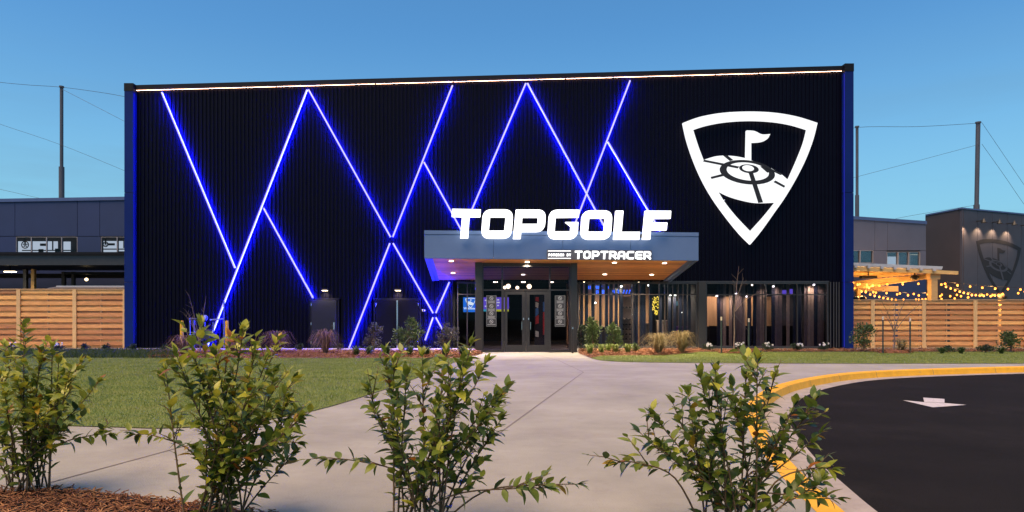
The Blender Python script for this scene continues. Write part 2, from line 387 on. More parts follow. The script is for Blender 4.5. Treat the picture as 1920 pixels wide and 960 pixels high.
band = gp([(-300, 672.5), (325, 672.5), (325, 659), (-300, 659)])
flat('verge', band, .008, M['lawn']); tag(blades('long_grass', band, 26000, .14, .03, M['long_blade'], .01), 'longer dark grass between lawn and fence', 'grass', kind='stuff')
right_near = sm([Vector((*q, 0)) for q in [(1108, 672), (1135, 677), (1200, 679.5), (1350, 681), (1600, 682), (1920, 682), (2300, 682)]], 4)
r_poly = gp([(p.x, p.y) for p in right_near]) + gp([(2300, 660), (1310, 661), (1250, 667), (1130, 668)])
flat('side_lawn', r_poly, .012, M['lawn']); tag(blades('grass', r_poly, 60000, .035, .014, M['blade'], .012), 'short mown grass strip in front of the shop windows', 'grass', kind='stuff')
def chips(name, poly, n, size, label, z=.02, depth=.05):
    P = scatter(poly, n); k = len(P); an = np.random.rand(k) * 2 * np.pi; tl = (np.random.rand(k) - .5) * .9
    l = size * (.4 + np.random.rand(k)); w = size * (.10 + .16 * np.random.rand(k))
    ux = np.c_[np.cos(an) * np.cos(tl), np.sin(an) * np.cos(tl), np.sin(tl)]; vx = np.c_[-np.sin(an), np.cos(an), (np.random.rand(k) - .5) * .8]
    c = np.c_[P, z + np.random.rand(k) * depth]
    U = ux * l[:, None] / 2; V = vx * w[:, None] / 2; Wn = np.cross(ux, vx) * (size * .06)
    v = np.stack([c - U - V, c + U - V * .6, c + U + V * .6, c - U + V, c - U * .9 + Wn, c + U * .9 + Wn], 1)
    f = np.array([[0, 1, 5, 4], [2, 3, 4, 5], [0, 3, 2, 1]]); fa = (np.arange(k)[:, None, None] * 6 + f[None]).reshape(-1, 4)
    mi = np.repeat((np.random.rand(k) < .3).astype(int), 3)
    return tag(numpy_mesh(name, v.reshape(-1, 3), fa, [M['mulch'], M['mulch_light']], None, mi), label, 'mulch', kind='stuff')
bedL = gp([(280, 672.4), (868, 672.4), (905, 663), (893, 659), (280, 659)])
flat('planting_bed', bedL, .02, M['mulch']); chips('mulch_chips', bedL, 9000, .14, 'red brown mulch along the foot of the dark wall', .02, .08)
bedR = gp([(1085, 663), (1108, 671.6), (1130, 667.8), (1250, 666.8), (1312, 660.8), (1312, 656.5), (1085, 656.5)])
flat('planting_bed', bedR, .02, M['mulch']); chips('mulch_chips', bedR, 4000, .14, 'orange brown mulch under the plants beside the entrance', .02, .08)
bedF = gp([(1312, 660.8), (2300, 659.9), (2300, 655.5), (1312, 656.5)])
flat('planting_bed', bedF, .02, M['soil']); chips('mulch_chips', bedF, 5000, .14, 'dark mulch at the foot of the timber fence', .02, .06)
fg = gp([(-500, 930), (0, 927), (100, 920), (250, 934), (420, 957), (620, 985), (1000, 1010), (1450, 1018)]) + [(1.5, 3.1), (-4.5, 3.1), (-5.5, 4.5)]
flat('planting_bed', fg, .02, M['soil']); chips('mulch_chips', fg, 16000, .075, 'shredded orange brown mulch in the near planting bed', .018, .035)
mb = MB(); mb.box((-32, D - 1.35, -.1), (wx(888), D - .05, .03)); struct('wall_apron', mb, M['kerb_concrete'])

def worn(m, scale, c, amount, lo=.52, hi=.72):
    n = m.node_tree; b = n.nodes['Principled BSDF']; src = b.inputs['Base Color'].links[0].from_socket
    t = n.nodes.new('ShaderNodeTexCoord'); x = n.nodes.new('ShaderNodeTexNoise'); x.inputs['Scale'].default_value = scale; x.inputs['Detail'].default_value = 9; x.inputs['Roughness'].default_value = .7
    n.links.new(t.outputs['Object'], x.inputs['Vector']); rr = n.nodes.new('ShaderNodeMapRange'); rr.inputs['From Min'].default_value = lo; rr.inputs['From Max'].default_value = hi; rr.inputs['To Max'].default_value = amount
    n.links.new(x.outputs['Fac'], rr.inputs['Value']); q = n.nodes.new('ShaderNodeMixRGB'); q.inputs['Color2'].default_value = (*c, 1)
    n.links.new(src, q.inputs['Color1']); n.links.new(rr.outputs['Result'], q.inputs['Fac']); n.links.new(q.outputs['Color'], b.inputs['Base Color'])
worn(M['concrete'], .35, (.19, .155, .135), .55); worn(M['concrete'], 2.6, (.22, .18, .15), .35, .56, .7); worn(M['concrete'], 130, (.16, .14, .12), .5, .58, .68)
worn(M['asphalt'], 170, (.06, .055, .055), .7, .58, .66); worn(M['asphalt'], .5, (.028, .024, .023), .6)
worn(M['kerb_paint'], 7, (.45, .30, .15), .4, .60, .68); worn(M['road_paint'], 30, (.05, .045, .045), .8, .58, .66); worn(M['kerb_concrete'], 4, (.15, .12, .10), .6)
worn(M['lawn'], .5, (.24, .20, .07), .5, .5, .75)
for k in range(3, len(kp) - 3, 5):              # kerb section joints
    a, b = off(-.058, .0062)[k], off(.132, .0082)[k]; t_ = (kp[k + 1] - kp[k]).normalized() * .006; q_ = off(.19, -.149)[k]; p_ = off(.157, -.010)[k]
    m = MB(); m.quad(a - t_, a + t_, b + t_, b - t_); m.quad(b - t_, b + t_, p_ + t_, p_ - t_); m.quad(p_ - t_, p_ + t_, q_ + t_, q_ - t_); build('joint', m, M['joint'], kerb)

# ------------------------------------------------------------------ main building
bld = thing('entertainment_building', (0, D, 0), 'big black ribbed metal entertainment building with blue edge fins', 'building')
XL, XR = wx(240), wx(1593)
def ztop(X):
    a = (X - XL) / (XR - XL); return wz(163) + (wz(126) - wz(163)) * a
pitch = .172
openings = [(wx(583), wx(635), wz(560)), (wx(700), wx(789), wz(560)), (wx(855), wx(1553), wz(528))]
m = MB(); x = wx(257)
while x < wx(1578):
    bot = 0.03
    for a, b, z in openings:
        if x + pitch * .8 > a and x + pitch * .2 < b: bot = z
    h = .04; prof = [(0, 0), (.5, 0), (.58, -h), (.92, -h), (1, 0)]
    for (a, da), (b, db) in zip(prof, prof[1:]):
        xa, xb = x + a * pitch, x + b * pitch
        m.quad((xa, D + da, bot), (xb, D + db, bot), (xb, D + db, ztop(xb) - .02), (xa, D + da, ztop(xa) - .02))
    x += pitch
build('ribbed_wall', m, M['ribbed'], bld)
m = MB()                                       # shell behind the sheet
m.prism([(XL + .02, D + .3, 0), (wx(583), D + .3, 0), (wx(583), D + .3, wz(560)), (wx(635), D + .3, wz(560)), (wx(635), D + .3, 0), (wx(700), D + .3, 0), (wx(700), D + .3, wz(560)), (wx(789), D + .3, wz(560)), (wx(789), D + .3, 0), (wx(853), D + .3, 0), (wx(853), D + .3, wz(527)), (wx(1554), D + .3, wz(527)), (wx(1554), D + .3, 0), (XR - .02, D + .3, 0), (XR - .02, D + .3, ztop(XR) - .1), (XL + .02, D + .3, ztop(XL) - .1)][::-1], (0, .15, 0))
m.box((XL + .02, D + .46, 0), (XL + .2, D + 22, ztop(XL) - .1)); m.box((XR - .2, D + .46, 0), (XR - .02, D + 22, ztop(XR) - .1)); m.box((XL + .21, D + 21.8, 0), (XR - .21, D + 22, ztop(XL) - .1))
build('shell_wall', m, M['black_metal'], bld)
m = MB(); m.prism([(XL + .03, D + .02, ztop(XL) - .13), (XR - .03, D + .02, ztop(XR) - .13), (XR - .03, D + 22, ztop(XR) - .13), (XL + .03, D + 22, ztop(XL) - .13)], (0, 0, .06)); build('roof', m, M['black_metal'], bld)
for xa, xb in ((257, 500), (500, 740), (740, 985), (985, 1130), (1130, 1365), (1365, 1577)):
    m = MB(); A, B = wx(xa) + .004, wx(xb) - .004
    m.prism([(A, D - .16, ztop(A) - .16), (B, D - .16, ztop(B) - .16), (B, D - .16, ztop(B) + .02), (A, D - .16, ztop(A) + .02)], (0, .24, 0)); build('parapet_cap', m, M['black_metal'], bld)
for xa, xb, inner in ((240, 256.5, 257.2), (1577.5, 1593.5, 1577)):
    zt = ztop(wx(xa)) + .06
    for z0, z1 in ((0.02, 2.95), (2.965, 6.9), (6.915, zt - .35)):
        m = MB(); m.box((wx(xa), D - .32, z0), (wx(xb), D + .32, z1)); build('side_fin', m, M['blue_fin'], bld, bevel=.012)
    m = MB(); m.box((wx(xa) - .008, D - .33, zt - .345), (wx(xb) + .008, D + .34, zt)); build('fin_cap', m, M['black_metal'], bld)
    m = MB(); s_ = 1 if inner < 900 else -1
    xx = wx(xb if s_ > 0 else xa); m.box((xx + s_ * .002, D - .28, .1), (xx + s_ * .014, D - .24, zt - .45)); build('edge_light', m, M['led_edge'], bld)
# roof line LED, in runs
for xa, xb, zo in ((258, 520, 0), (521, 705, 0), (706, 850, 0), (851, 1060, 0), (1061, 1150, 0), (1151, 1340, 0), (1341, 1420, 0), (1421, 1577, 0)):
    m = MB(); A, B = wx(xa), wx(xb) - .03
    m.tube([(A, D - .13, ztop(A) - .205), (B, D - .13, ztop(B) - .205)], .007, 6); rl = build('roofline_light', m, M['led_white'], bld)
    m = MB(); m.prism([(A, D - .118, ztop(A) - .212), (B, D - .118, ztop(B) - .212), (B, D - .118, ztop(B) - .198), (A, D - .118, ztop(A) - .198)], (0, .006, 0)); build('wash_strip', m, M['led_warm'], rl)
# doors
def lever(mb, x, y):
    mb.box((wx(x) - .03, D - .105, wz(y) - .16), (wx(x) + .03, D - .085, wz(y) + .16)); mb.tube([(wx(x), D - .11, wz(y)), (wx(x), D - .15, wz(y)), (wx(x) - .16, D - .15, wz(y))], .013, 6)
def leaf(xa, xb, m_, hx, hingex):
    m = MB(); m.box((wx(xa), D - .08, .045), (wx(xb), D - .02, wz(563))); d = build('service_door', m, m_, bld, bevel=.006)
    if hx: m = MB(); lever(m, hx, 611); build('handle', m, M['chrome'], d)
    for yy in (571, 607, 642):
        m = MB(); m.tube([(wx(hingex), D - .095, wz(yy) - .07), (wx(hingex), D - .095, wz(yy) + .07)], .018, 6); build('hinge', m, M['chrome'], d)
leaf(584.6, 631.5, M['door_grey'], 627, 584.4)
leaf(705.5, 744.5, M['door_dark'], None, 706); leaf(745.5, 785, M['door_dark'], None, 784.6)
for xa, xb in ((583, 634), (703, 787.5)):
    m = MB(); m.box((wx(xa) - .05, D - .06, .04), (wx(xa) + .02, D + .28, wz(560))); m.box((wx(xb) - .02, D - .06, .04), (wx(xb) + .05, D + .28, wz(560))); m.box((wx(xa) - .06, D - .075, wz(562.5)), (wx(xb) + .06, D + .28, wz(559)))
    build('door_frame', m, M['black_metal'], bld)
m = MB(); m.box((wx(744), D - .11, .05), (wx(746.6), D - .082, wz(563))); build('astragal', m, M['chrome'], bld)
# ---- storefront openings
def win(xs, ys, frame_x, name='shop_window', glassm='glass', Y=D, fm='trim_grey'):
    m = MB(); P = Y - .02
    fw = .055
    m.box((wx(xs[0], Y), P - .05, .06), (wx(xs[0], Y) + fw, P + .1, wz(ys[0], Y))); m.box((wx(xs[-1], Y) - fw, P - .05, .06), (wx(xs[-1], Y), P + .1, wz(ys[0], Y)))
    m.box((wx(xs[0], Y) + fw, P - .06, wz(ys[0], Y) - fw), (wx(xs[-1], Y) - fw, P + .1, wz(ys[0], Y) + .02)); m.box((wx(xs[0], Y) + fw, P - .055, .03), (wx(xs[-1], Y) - fw, P + .1, .12))
    w = build(name, m, M[fm], bld)
    for x in xs[1:-1]:
        m = MB(); m.box((wx(x, Y) - .025, P - .04, .121), (wx(x, Y) + .025, P + .08, wz(ys[0], Y) - fw)); build('mullion', m, M['bronze'], w)
    for a, b in zip(xs, xs[1:]):
        m = MB(); a_, b_ = wx(a, Y) + (fw if a == xs[0] else .026), wx(b, Y) - (fw if b == xs[-1] else .026)
        m.box((a_, P - .037, wz(ys[1], Y) - .025), (b_, P + .07, wz(ys[1], Y) + .025)); build('transom', m, M['bronze'], w)
        for z0, z1 in ((.121, wz(ys[1], Y) - .026), (wz(ys[1], Y) + .026, wz(ys[0], Y) - fw)):
            m = MB(); m.box((a_, P + .01, z0), (b_, P + .022, z1)); build('pane', m, M[glassm], w)
win([1083, 1186, 1246.5, 1307], [530, 552], None)
win([1322.5, 1376, 1435, 1494, 1552], [530, 552.5], None, glassm='glass_dark')
win([857, 876, 893], [529, 552], None, fm='bronze')
m = MB(); m.box((wx(1307.6), D - .16, .02), (wx(1321.8), D + .25, wz(528.5))); build('pillar', m, M['steel'], bld, bevel=.01)
m = MB(); m.box((wx(1255), D - .09, wz(529.4)), (wx(1553), D - .02, wz(527))); build('head_flashing', m, M['trim_grey'], bld)
m = MB()
for xx in (1556, 1562, 1567, 1572): m.tube([(wx(xx), D - .06, .05), (wx(xx), D - .06, wz(529))], .03, 6)
build('corner_trim', m, M['trim_grey'], bld)
# ---- rooms behind the glass
RX0, RX1, RZ, RY = wx(840), wx(1562), wz(522), D + 9
m = MB(); m.box((RX0, D + .46, -.1), (RX1, RY, .025)); build('room_floor', m, M['room_floor'], bld)
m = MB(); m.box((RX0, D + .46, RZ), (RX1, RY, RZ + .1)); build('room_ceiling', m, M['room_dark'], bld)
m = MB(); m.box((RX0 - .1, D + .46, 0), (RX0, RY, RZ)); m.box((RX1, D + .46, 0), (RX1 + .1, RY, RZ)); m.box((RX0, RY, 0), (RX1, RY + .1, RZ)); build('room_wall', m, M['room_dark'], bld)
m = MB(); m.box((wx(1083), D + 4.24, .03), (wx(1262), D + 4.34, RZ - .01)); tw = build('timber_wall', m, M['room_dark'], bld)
xx = wx(1084)
while xx < wx(1261):
    m = MB(); m.box((xx, D + 4.2 - random.choice((0, .02)), .04), (xx + .115, D + 4.238, RZ - .02)); build('board', m, M['room_wall'], tw); xx += .13
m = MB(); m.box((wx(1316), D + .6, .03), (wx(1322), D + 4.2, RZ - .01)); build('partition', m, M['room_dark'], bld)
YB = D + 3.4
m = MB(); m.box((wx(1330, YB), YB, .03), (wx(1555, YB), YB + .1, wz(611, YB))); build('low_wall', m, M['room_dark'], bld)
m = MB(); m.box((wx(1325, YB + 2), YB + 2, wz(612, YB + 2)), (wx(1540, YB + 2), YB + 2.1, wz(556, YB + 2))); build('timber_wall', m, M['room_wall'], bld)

# vertical screen slats behind the two shop windows
sc = thing('slat_screen', (wx(1195), D + .7, .03), 'dark vertical slat screen behind the lit shop window', 'slat screen')
z4 = lambda v: 1080 + v / 5.646
for a, b in ((12, 34), (48, 76), (100, 130), (168, 196), (250, 272), (310, 340), (358, 388), (414, 441), (462, 496), (592, 622), (630, 657), (680, 708), (712, 738), (779, 808), (884, 910), (975, 1006), (1030, 1061), (1090, 1120), (1140, 1172), (1188, 1216)):
    Y = D + .6; m = MB(); m.box((wx(z4(a), Y), Y, .03), (wx(z4(b), Y), Y + .16, RZ - .01)); build('slat', m, M['slat_navy'], sc)
sc = thing('slat_screen', (wx(1440), D + .7, .03), 'grey vertical slat screen behind the darker tinted window', 'slat screen')
lit = [(1335, 1343), (1362, 1367.5), (1398, 1402), (1409, 1412.5), (1438, 1447), (1467, 1475.5), (1481, 1487.5), (1503, 1508)]
edges = [1345] + [v for g in lit[1:] for v in g] + [1552]; random.seed(5); q = 0
for a, b in zip(edges[::2], edges[1::2]):
    n = max(1, int(round((b - a) / 6.5)))
    for k in range(n):
        Y = D + .6 + .05 * (q % 2); x0, x1 = a + (b - a) * k / n, a + (b - a) * (k + 1) / n - .5
        m = MB(); m.box((wx(x0, Y), Y, .03), (wx(x1, Y), Y + .06, RZ - .01)); build('slat', m, M[('slat_navy', 'slat_tan', 'slat_brown')[(q * 7 // 3) % 3]], sc); q += 1
def spot(parent, loc, power, ang, color=(1, .82, .6), rot=(0, 0, 0), blend=.6, r=.05):
    d = bpy.data.lights.new('lamp_light', 'SPOT'); d.energy = power; d.spot_size = math.radians(ang); d.spot_blend = blend; d.color = color; d.shadow_soft_size = r
    o = bpy.data.objects.new('lamp_light', d); COL.objects.link(o); o.parent = parent; o.location = Vector(loc) - wl(parent); o.rotation_euler = rot
    return o
def ceiling_lamp(x, Y, z, label, s=.25, power=300):
    t = thing('ceiling_lamp', (x, Y, z), label, 'ceiling light', 'ceiling lights inside the building')
    m = MB(); m.tube([(x, Y, z - .06), (x, Y, z)], s, 12); build('lens', m, M['lamp_warm'], t)
    m = MB(); m.tube([(x, Y, z - .004), (x, Y, z + .03)], s + .04, 12); build('rim', m, M['black'], t)
    spot(t, (x, Y, z - .1), power, 165, (1, .72, .44), r=.12)
for xx, yy, lab in ((wx(1110), D + 2.4, 'warm ceiling lamp in the lit shop nearest the entrance'), (wx(1165), D + 2.6, 'warm ceiling lamp in the lit shop above the cap shelves'), (wx(1225), D + 2.4, 'warm ceiling lamp in the lit shop above the gold ornament'), (wx(1285), D + 2.2, 'warm ceiling lamp in the lit shop nearest the steel pillar')):
    ceiling_lamp(xx, yy, RZ - .04, lab, .2)
for xx, lab in ((1350, 'warm ceiling lamp behind the tinted window nearest the pillar'), (1420, 'middle warm ceiling lamp behind the tinted window'), (1490, 'warm ceiling lamp behind the tinted window nearest the blue fin')): ceiling_lamp(wx(xx), D + 4.6, RZ - .04, lab, .16, 230)
# cap shelves, counter, light ornament, neon lettering
Y = D + 1.8
sh = thing('display_shelf', (wx(1176, Y), Y, .03), 'pale display shelves of dark caps seen through the shop window', 'shelf')
m = MB(); m.box((wx(1165, Y), Y + .4, .03), (wx(1187, Y), Y + .46, wz(556, Y))); build('back_panel', m, M['shelf'], sh)
for i, yy in enumerate((578, 600, 610, 619, 628.5, 637.5)):
    m = MB(); m.box((wx(1166, Y), Y, wz(yy, Y) - .015), (wx(1186, Y), Y + .39, wz(yy, Y) + .01)); build('shelf_board', m, M['shelf'], sh)
    for k in range(3):
        m = MB(); cx = wx(1169.5 + k * 6.6, Y); cz = wz(yy, Y) + .012; m.ball((cx, Y + .18, cz), .065, 8, 6, (1, 1.1, 1.2), 0.0); m.box((cx - .06, Y + .02, cz), (cx + .06, Y + .13, cz + .012)); build('cap', m, M['cap'], sh, smooth=True)
Y = D + 3.0
ct = thing('shop_counter', (wx(1130, Y), Y, .03), 'low dark shop counter behind the slat screen', 'counter')
m = MB(); m.box((wx(1090, Y), Y, .03), (wx(1162, Y), Y + .6, wz(613, Y))); build('body', m, M['room_dark'], ct)
m = MB(); m.box((wx(1088, Y), Y - .04, wz(613, Y)), (wx(1164, Y), Y + .64, wz(613, Y) + .05)); build('counter_top', m, M['shelf'], ct)
Y = D + 2.0
go = thing('light_ornament', (wx(1230, Y), Y, wz(596, Y)), 'tall glowing gold light ornament behind the slats', 'ornament')
m = MB(); m.tube([(wx(1230, Y), Y + .1, .04), (wx(1230, Y), Y + .1, wz(590, Y))], .02, 6); m.tube([(wx(1230, Y), Y + .1, .03), (wx(1230, Y), Y + .1, .06)], .16, 12); build('stand', m, M['black'], go)
m = MB(); random.seed(3)
for k in range(110):
    a = random.random() * 2 * math.pi; yy = 556 + 34 * random.random(); r = (.17 if yy < 582 else .07) * (.75 + .3 * random.random())
    m.ball((wx(1230, Y) + r * math.cos(a), Y + r * math.sin(a) * .5, wz(yy, Y)), .022, 6, 4)
o = build('bead', m, M['gold'], go); o['kind'] = 'stuff'

def track_light(x, y, dY, lab):
    Y = D + dY; c = Vector((wx(x, Y), Y, wz(y, Y))); t = thing('track_light', c, lab, 'spotlight', 'small spotlights inside the building')
    m = MB(); m.tube([c + Vector((0, .10, .05)), c], [.045, .055], 10); build('head', m, M['black'], t)
    m = MB(); m.tube([c + Vector((0, -.004, -.002)), c + Vector((0, -.001, 0))], .05, 10); build('lens', m, M['lamp_down'], t)
    m = MB(); m.tube([c + Vector((0, .1, .05)), c + Vector((0, .1, max(.1, RZ - c.z)))], .01, 5); build('stem', m, M['black'], t)
    if dY < .5: spot(t, c + Vector((0, -.02, -.03)), 75, 150, (1, .78, .55), (math.radians(25), 0, 0), .8)
for a in ((1100, 585, 1.2, 'small white spotlight low beside the entrance column behind the slats'), (1126, 566, 1.5, 'small white spotlight near the neon wording'), (1116, 568, 1.9, 'small spotlight left of the one near the neon wording'), (1165, 537, .34, 'warm spotlight right under the window head above the shelves'), (1164, 590, 1.3, 'small spotlight at the edge of the cap shelves'), (1203, 567, 1.2, 'small spotlight left of the gold ornament'), (1216, 535, 1.5, 'spotlight under the window head left of the gold ornament'), (1257, 553, .34, 'pair member spotlight right of the gold ornament'), (1266, 553, .34, 'second spotlight right of the gold ornament'), (1277, 586, 1.4, 'low spotlight near the steel pillar'), (1344, 555, .34, 'spotlight left of the bare tree in the tinted window'), (1380, 551, .34, 'spotlight behind the bare tree in the tinted window'), (1400, 556, 1.6, 'spotlight just right of the bare tree in the tinted window'), (1450, 537, .34, 'spotlight high in the middle of the tinted window'), (1526, 534, .34, 'spotlight high at the far side of the tinted window')): track_light(*a)
def wall_screen(x0, x1, y0, y1, dY, mm, lab):
    Y = D + dY; t = thing('display_screen', (wx((x0 + x1) / 2, Y), Y, wz(y1, Y)), lab, 'screen')
    m = MB(); m.box((wx(x0, Y) - .03, Y + .003, wz(y1, Y) - .03), (wx(x1, Y) + .03, Y + .07, wz(y0, Y) + .03)); build('bezel', m, M['black'], t)
    m = MB(); m.quad((wx(x0, Y), Y, wz(y1, Y)), (wx(x1, Y), Y, wz(y1, Y)), (wx(x1, Y), Y, wz(y0, Y)), (wx(x0, Y), Y, wz(y0, Y))); build('picture', m, M[mm], t)
    m = MB(); m.box((wx((x0 + x1) / 2, Y) - .02, Y + .02, wz(y0, Y)), (wx((x0 + x1) / 2, Y) + .02, Y + .06, RZ)); build('hanger', m, M['black'], t)
wall_screen(1266, 1274, 565, 573, 2.8, 'screen_teal', 'small teal screen behind the slats near the pillar')
wall_screen(1466, 1476, 544, 551, 2.6, 'screen_purple', 'small purple screen high in the tinted window'); wall_screen(1480, 1487, 542, 551, 2.9, 'screen_purple', 'second small purple screen beside the first in the tinted window')
wall_screen(1531, 1547, 588, 596, 1.6, 'screen_teal', 'dim teal screen at the far corner of the tinted window')
for x0, x1, y0, y1, dY, mm, lab in ((1268, 1290, 612, 640, 2.0, 'velvet', 'purple upholstered booth seat behind the slats'), (1205, 1222, 606, 640, 2.6, 'room_floor', 'dark display table left of the ornament'), (1236, 1250, 600, 636, 2.6, 'shelf', 'pale display plinth right of the gold ornament')):
    Y = D + dY; t = thing('display_plinth' if 'booth' not in lab else 'booth_seat', (wx((x0 + x1) / 2, Y), Y, .03), lab, 'plinth' if 'booth' not in lab else 'seat')
    m = MB(); m.box((wx(x0, Y), Y, .03), (wx(x1, Y), Y + .5, wz(y0, Y) - .05)); build('body', m, M[mm], t, bevel=.02)
    m = MB(); m.box((wx(x0, Y) - .03, Y - .03, wz(y0, Y) - .049), (wx(x1, Y) + .03, Y + .53, wz(y0, Y))); build('top', m, M[mm], t, bevel=.015)
GL = {'T': ([[(0, 1), (1, 1)], [(.5, 1), (.5, 0)]], 0), 'O': ([[(0, 0), (1, 0), (1, 1), (0, 1)]], 1), 'P': ([[(0, 0), (0, 1)], [(0, 1), (1, 1), (1, .38), (.1, .38)]], 0),
      'R': ([[(0, 0), (0, 1)], [(0, 1), (1, 1), (1, .38), (.1, .38)], [(.5, .38), (1, 0)]], 0), 'A': ([[(0, 0), (0, 1), (1, 1), (1, 0)], [(0, .36), (1, .36)]], 0),
      'C': ([[(1, 1), (0, 1), (0, 0), (1, 0)]], 0), 'E': ([[(1, 1), (0, 1), (0, 0), (1, 0)], [(0, .5), (.92, .5)]], 0), 'W': ([[(0, 1), (.22, 0), (.5, .75), (.78, 0), (1, 1)]], 0),
      'D': ([[(0, 0), (1, 0), (1, 1), (0, 1)]], 1), 'B': ([[(0, 0), (0, 1)], [(0, 1), (.95, 1), (.95, .52), (.1, .52)], [(.1, .52), (1, .52), (1, 0), (0, 0)]], 0),
      'Y': ([[(0, 1), (.5, .5), (1, 1)], [(.5, .5), (.5, 0)]], 0), 'H': ([[(0, 0), (0, 1)], [(1, 0), (1, 1)], [(0, .5), (1, .5)]], 0), 'I': ([[(.5, 0), (.5, 1)]], 0),
      'S': ([[(1, 1), (0, 1), (0, .5), (1, .5), (1, 0), (0, 0)]], 0), 'M': ([[(0, 0), (0, 1), (.5, .4), (1, 1), (1, 0)]], 0), 'L': ([[(0, 1), (0, 0), (1, 0)]], 0), '/': ([[(0, 0), (.7, 1)]], 0), ' ': ([], 0)}
def chamfer(pts, c, closed):
    o = []; n = len(pts)
    for i, p in enumerate(pts):
        if not closed and i in (0, n - 1): o.append(Vector(p)); continue
        a, b, d = Vector(pts[i - 1]), Vector(p), Vector(pts[(i + 1) % n])
        u, v = (a - b), (d - b); ca = min(c, u.length * .45); cb = min(c, v.length * .45)
        o.append(b + u.normalized() * ca); o.append(b + u.normalized() * ca * .3 + v.normalized() * cb * .3); o.append(b + v.normalized() * cb)
    return o
def offset_line(p, d, closed):
    n = len(p); o = []
    for i in range(n):
        a = p[i - 1] if (closed or i > 0) else None; b = p[(i + 1) % n] if (closed or i < n - 1) else None
        ns = []
        if a is not None: t = (p[i] - a).normalized(); ns.append(Vector((-t.y, t.x)))
        if b is not None: t = (b - p[i]).normalized(); ns.append(Vector((-t.y, t.x)))
        nn = (ns[0] + ns[-1]).normalized(); o.append(p[i] + nn * d / max(.4, nn.dot(ns[0])))
    return o
def glyph(mb, ch, org, w, h, t, slant=0, depth=.04, c=.22):
    strokes, closed = GL[ch]
    for k, st in enumerate(strokes):
        ins = t / 2
        q = [Vector((ins + p[0] * (w - t), ins + p[1] * (h - t))) for p in st]
        if not closed:                          # square ends reach the outline
            def ext(a, b):
                d = (a - b).normalized(); return a + d * ins if ch != 'A' or True else a
            if len(q) > 1: q[0] = ext(q[0], q[1]); q[-1] = ext(q[-1], q[-2])
        q = chamfer(q, c * h, closed)
        l1, l2 = offset_line(q, t / 2, closed), offset_line(q, -t / 2, closed)
        f = lambda v: org + Vector((v.x + slant * v.y, -.0015 * k, v.y))
        loops = [[f(v) for v in l2], [f(v) for v in l1]] if closed else [[f(v) for v in l1] + [f(v) for v in reversed(l2)]]
        if closed and (l1[0] - q[0]).dot(Vector((w / 2, h / 2)) - q[0]) < 0: loops.reverse()
        mb.shape(loops, (0, depth, 0))
def word(parent, name, txt, x0, x1, ytop, ybot, Y, m_, t, gap=.18, slant=0, depth=.04, c=.2, drop=0):
    X1, X2 = wx(x0, Y), wx(x1, Y); zb, zt = wz(ybot, Y), wz(ytop, Y); h = zt - zb; n = len(txt)
    cw = (X2 - X1) / (n - gap) if n > 1 else X2 - X1
    for i, ch in enumerate(txt):
        if ch == ' ': continue
        m = MB(); glyph(m, ch, Vector((X1 + i * cw, Y, zb - drop * i / n)), cw * (1 - gap), h, t * h, slant, depth, c); build(name, m, m_, parent)
Y = D + 3.9
ns = thing('neon_lettering', (wx(1135, Y), Y, wz(547, Y)), 'blue neon wording high on the wall behind the slats', 'neon sign')
word(ns, 'letter', 'THIS WAY TO', 1097, 1141, 536, 542, Y, M['neon'], .17, .3)
word(ns, 'letter', 'MORE PLAY///', 1118, 1183, 543.5, 550.5, Y, M['neon'], .16, .3)

# ---- entrance vestibule
YV = D * 42 / 46.8
vs = thing('entrance_vestibule', (wx(986, YV), YV, 0), 'glazed entrance vestibule between two steel columns under the canopy', 'entrance')
V = lambda x, y, o=0: (wx(x, YV), YV + o, wz(y, YV))
for a, b in ((891, 904.3), (1069.6, 1081.8)):
    m = MB(); m.box((wx(a, YV), YV - .08, .01), (wx(b, YV), YV + .3, wz(497, YV) + .25)); build('column', m, M['steel'], vs, bevel=.012)
m = MB(); m.box((wx(904.4, YV), YV - .03, wz(500, YV)), (wx(1069.5, YV), YV + .2, wz(497, YV) + .2)); build('header', m, M['bronze'], vs)
for x in (905.2, 941.6, 1031.2, 1068.6):
    m = MB(); m.box((wx(x, YV) - .03, YV - .02, .01), (wx(x, YV) + .03, YV + .12, wz(500, YV))); build('mullion', m, M['bronze'], vs)
for a, b, nm in ((905.2, 941.6, 0), (941.6, 1031.2, 1), (1031.2, 1068.6, 0)):
    A, B = wx(a, YV) + .031, wx(b, YV) - .031
    m = MB(); m.box((A, YV - .015, wz(545, YV)), (B, YV + .1, wz(542.3, YV))); build('transom', m, M['bronze'], vs)
    m = MB(); m.box((A, YV + .03, wz(542.2, YV)), (B, YV + .045, wz(500.1, YV))); build('pane', m, M['glass_dark'], vs)
    if not nm:
        m = MB(); m.box((A, YV + .03, .1), (B, YV + .045, wz(545.1, YV))); build('pane', m, M['glass_dark'], vs)
        m = MB(); m.box((A, YV - .01, .01), (B, YV + .1, .1)); build('sill', m, M['bronze'], vs)
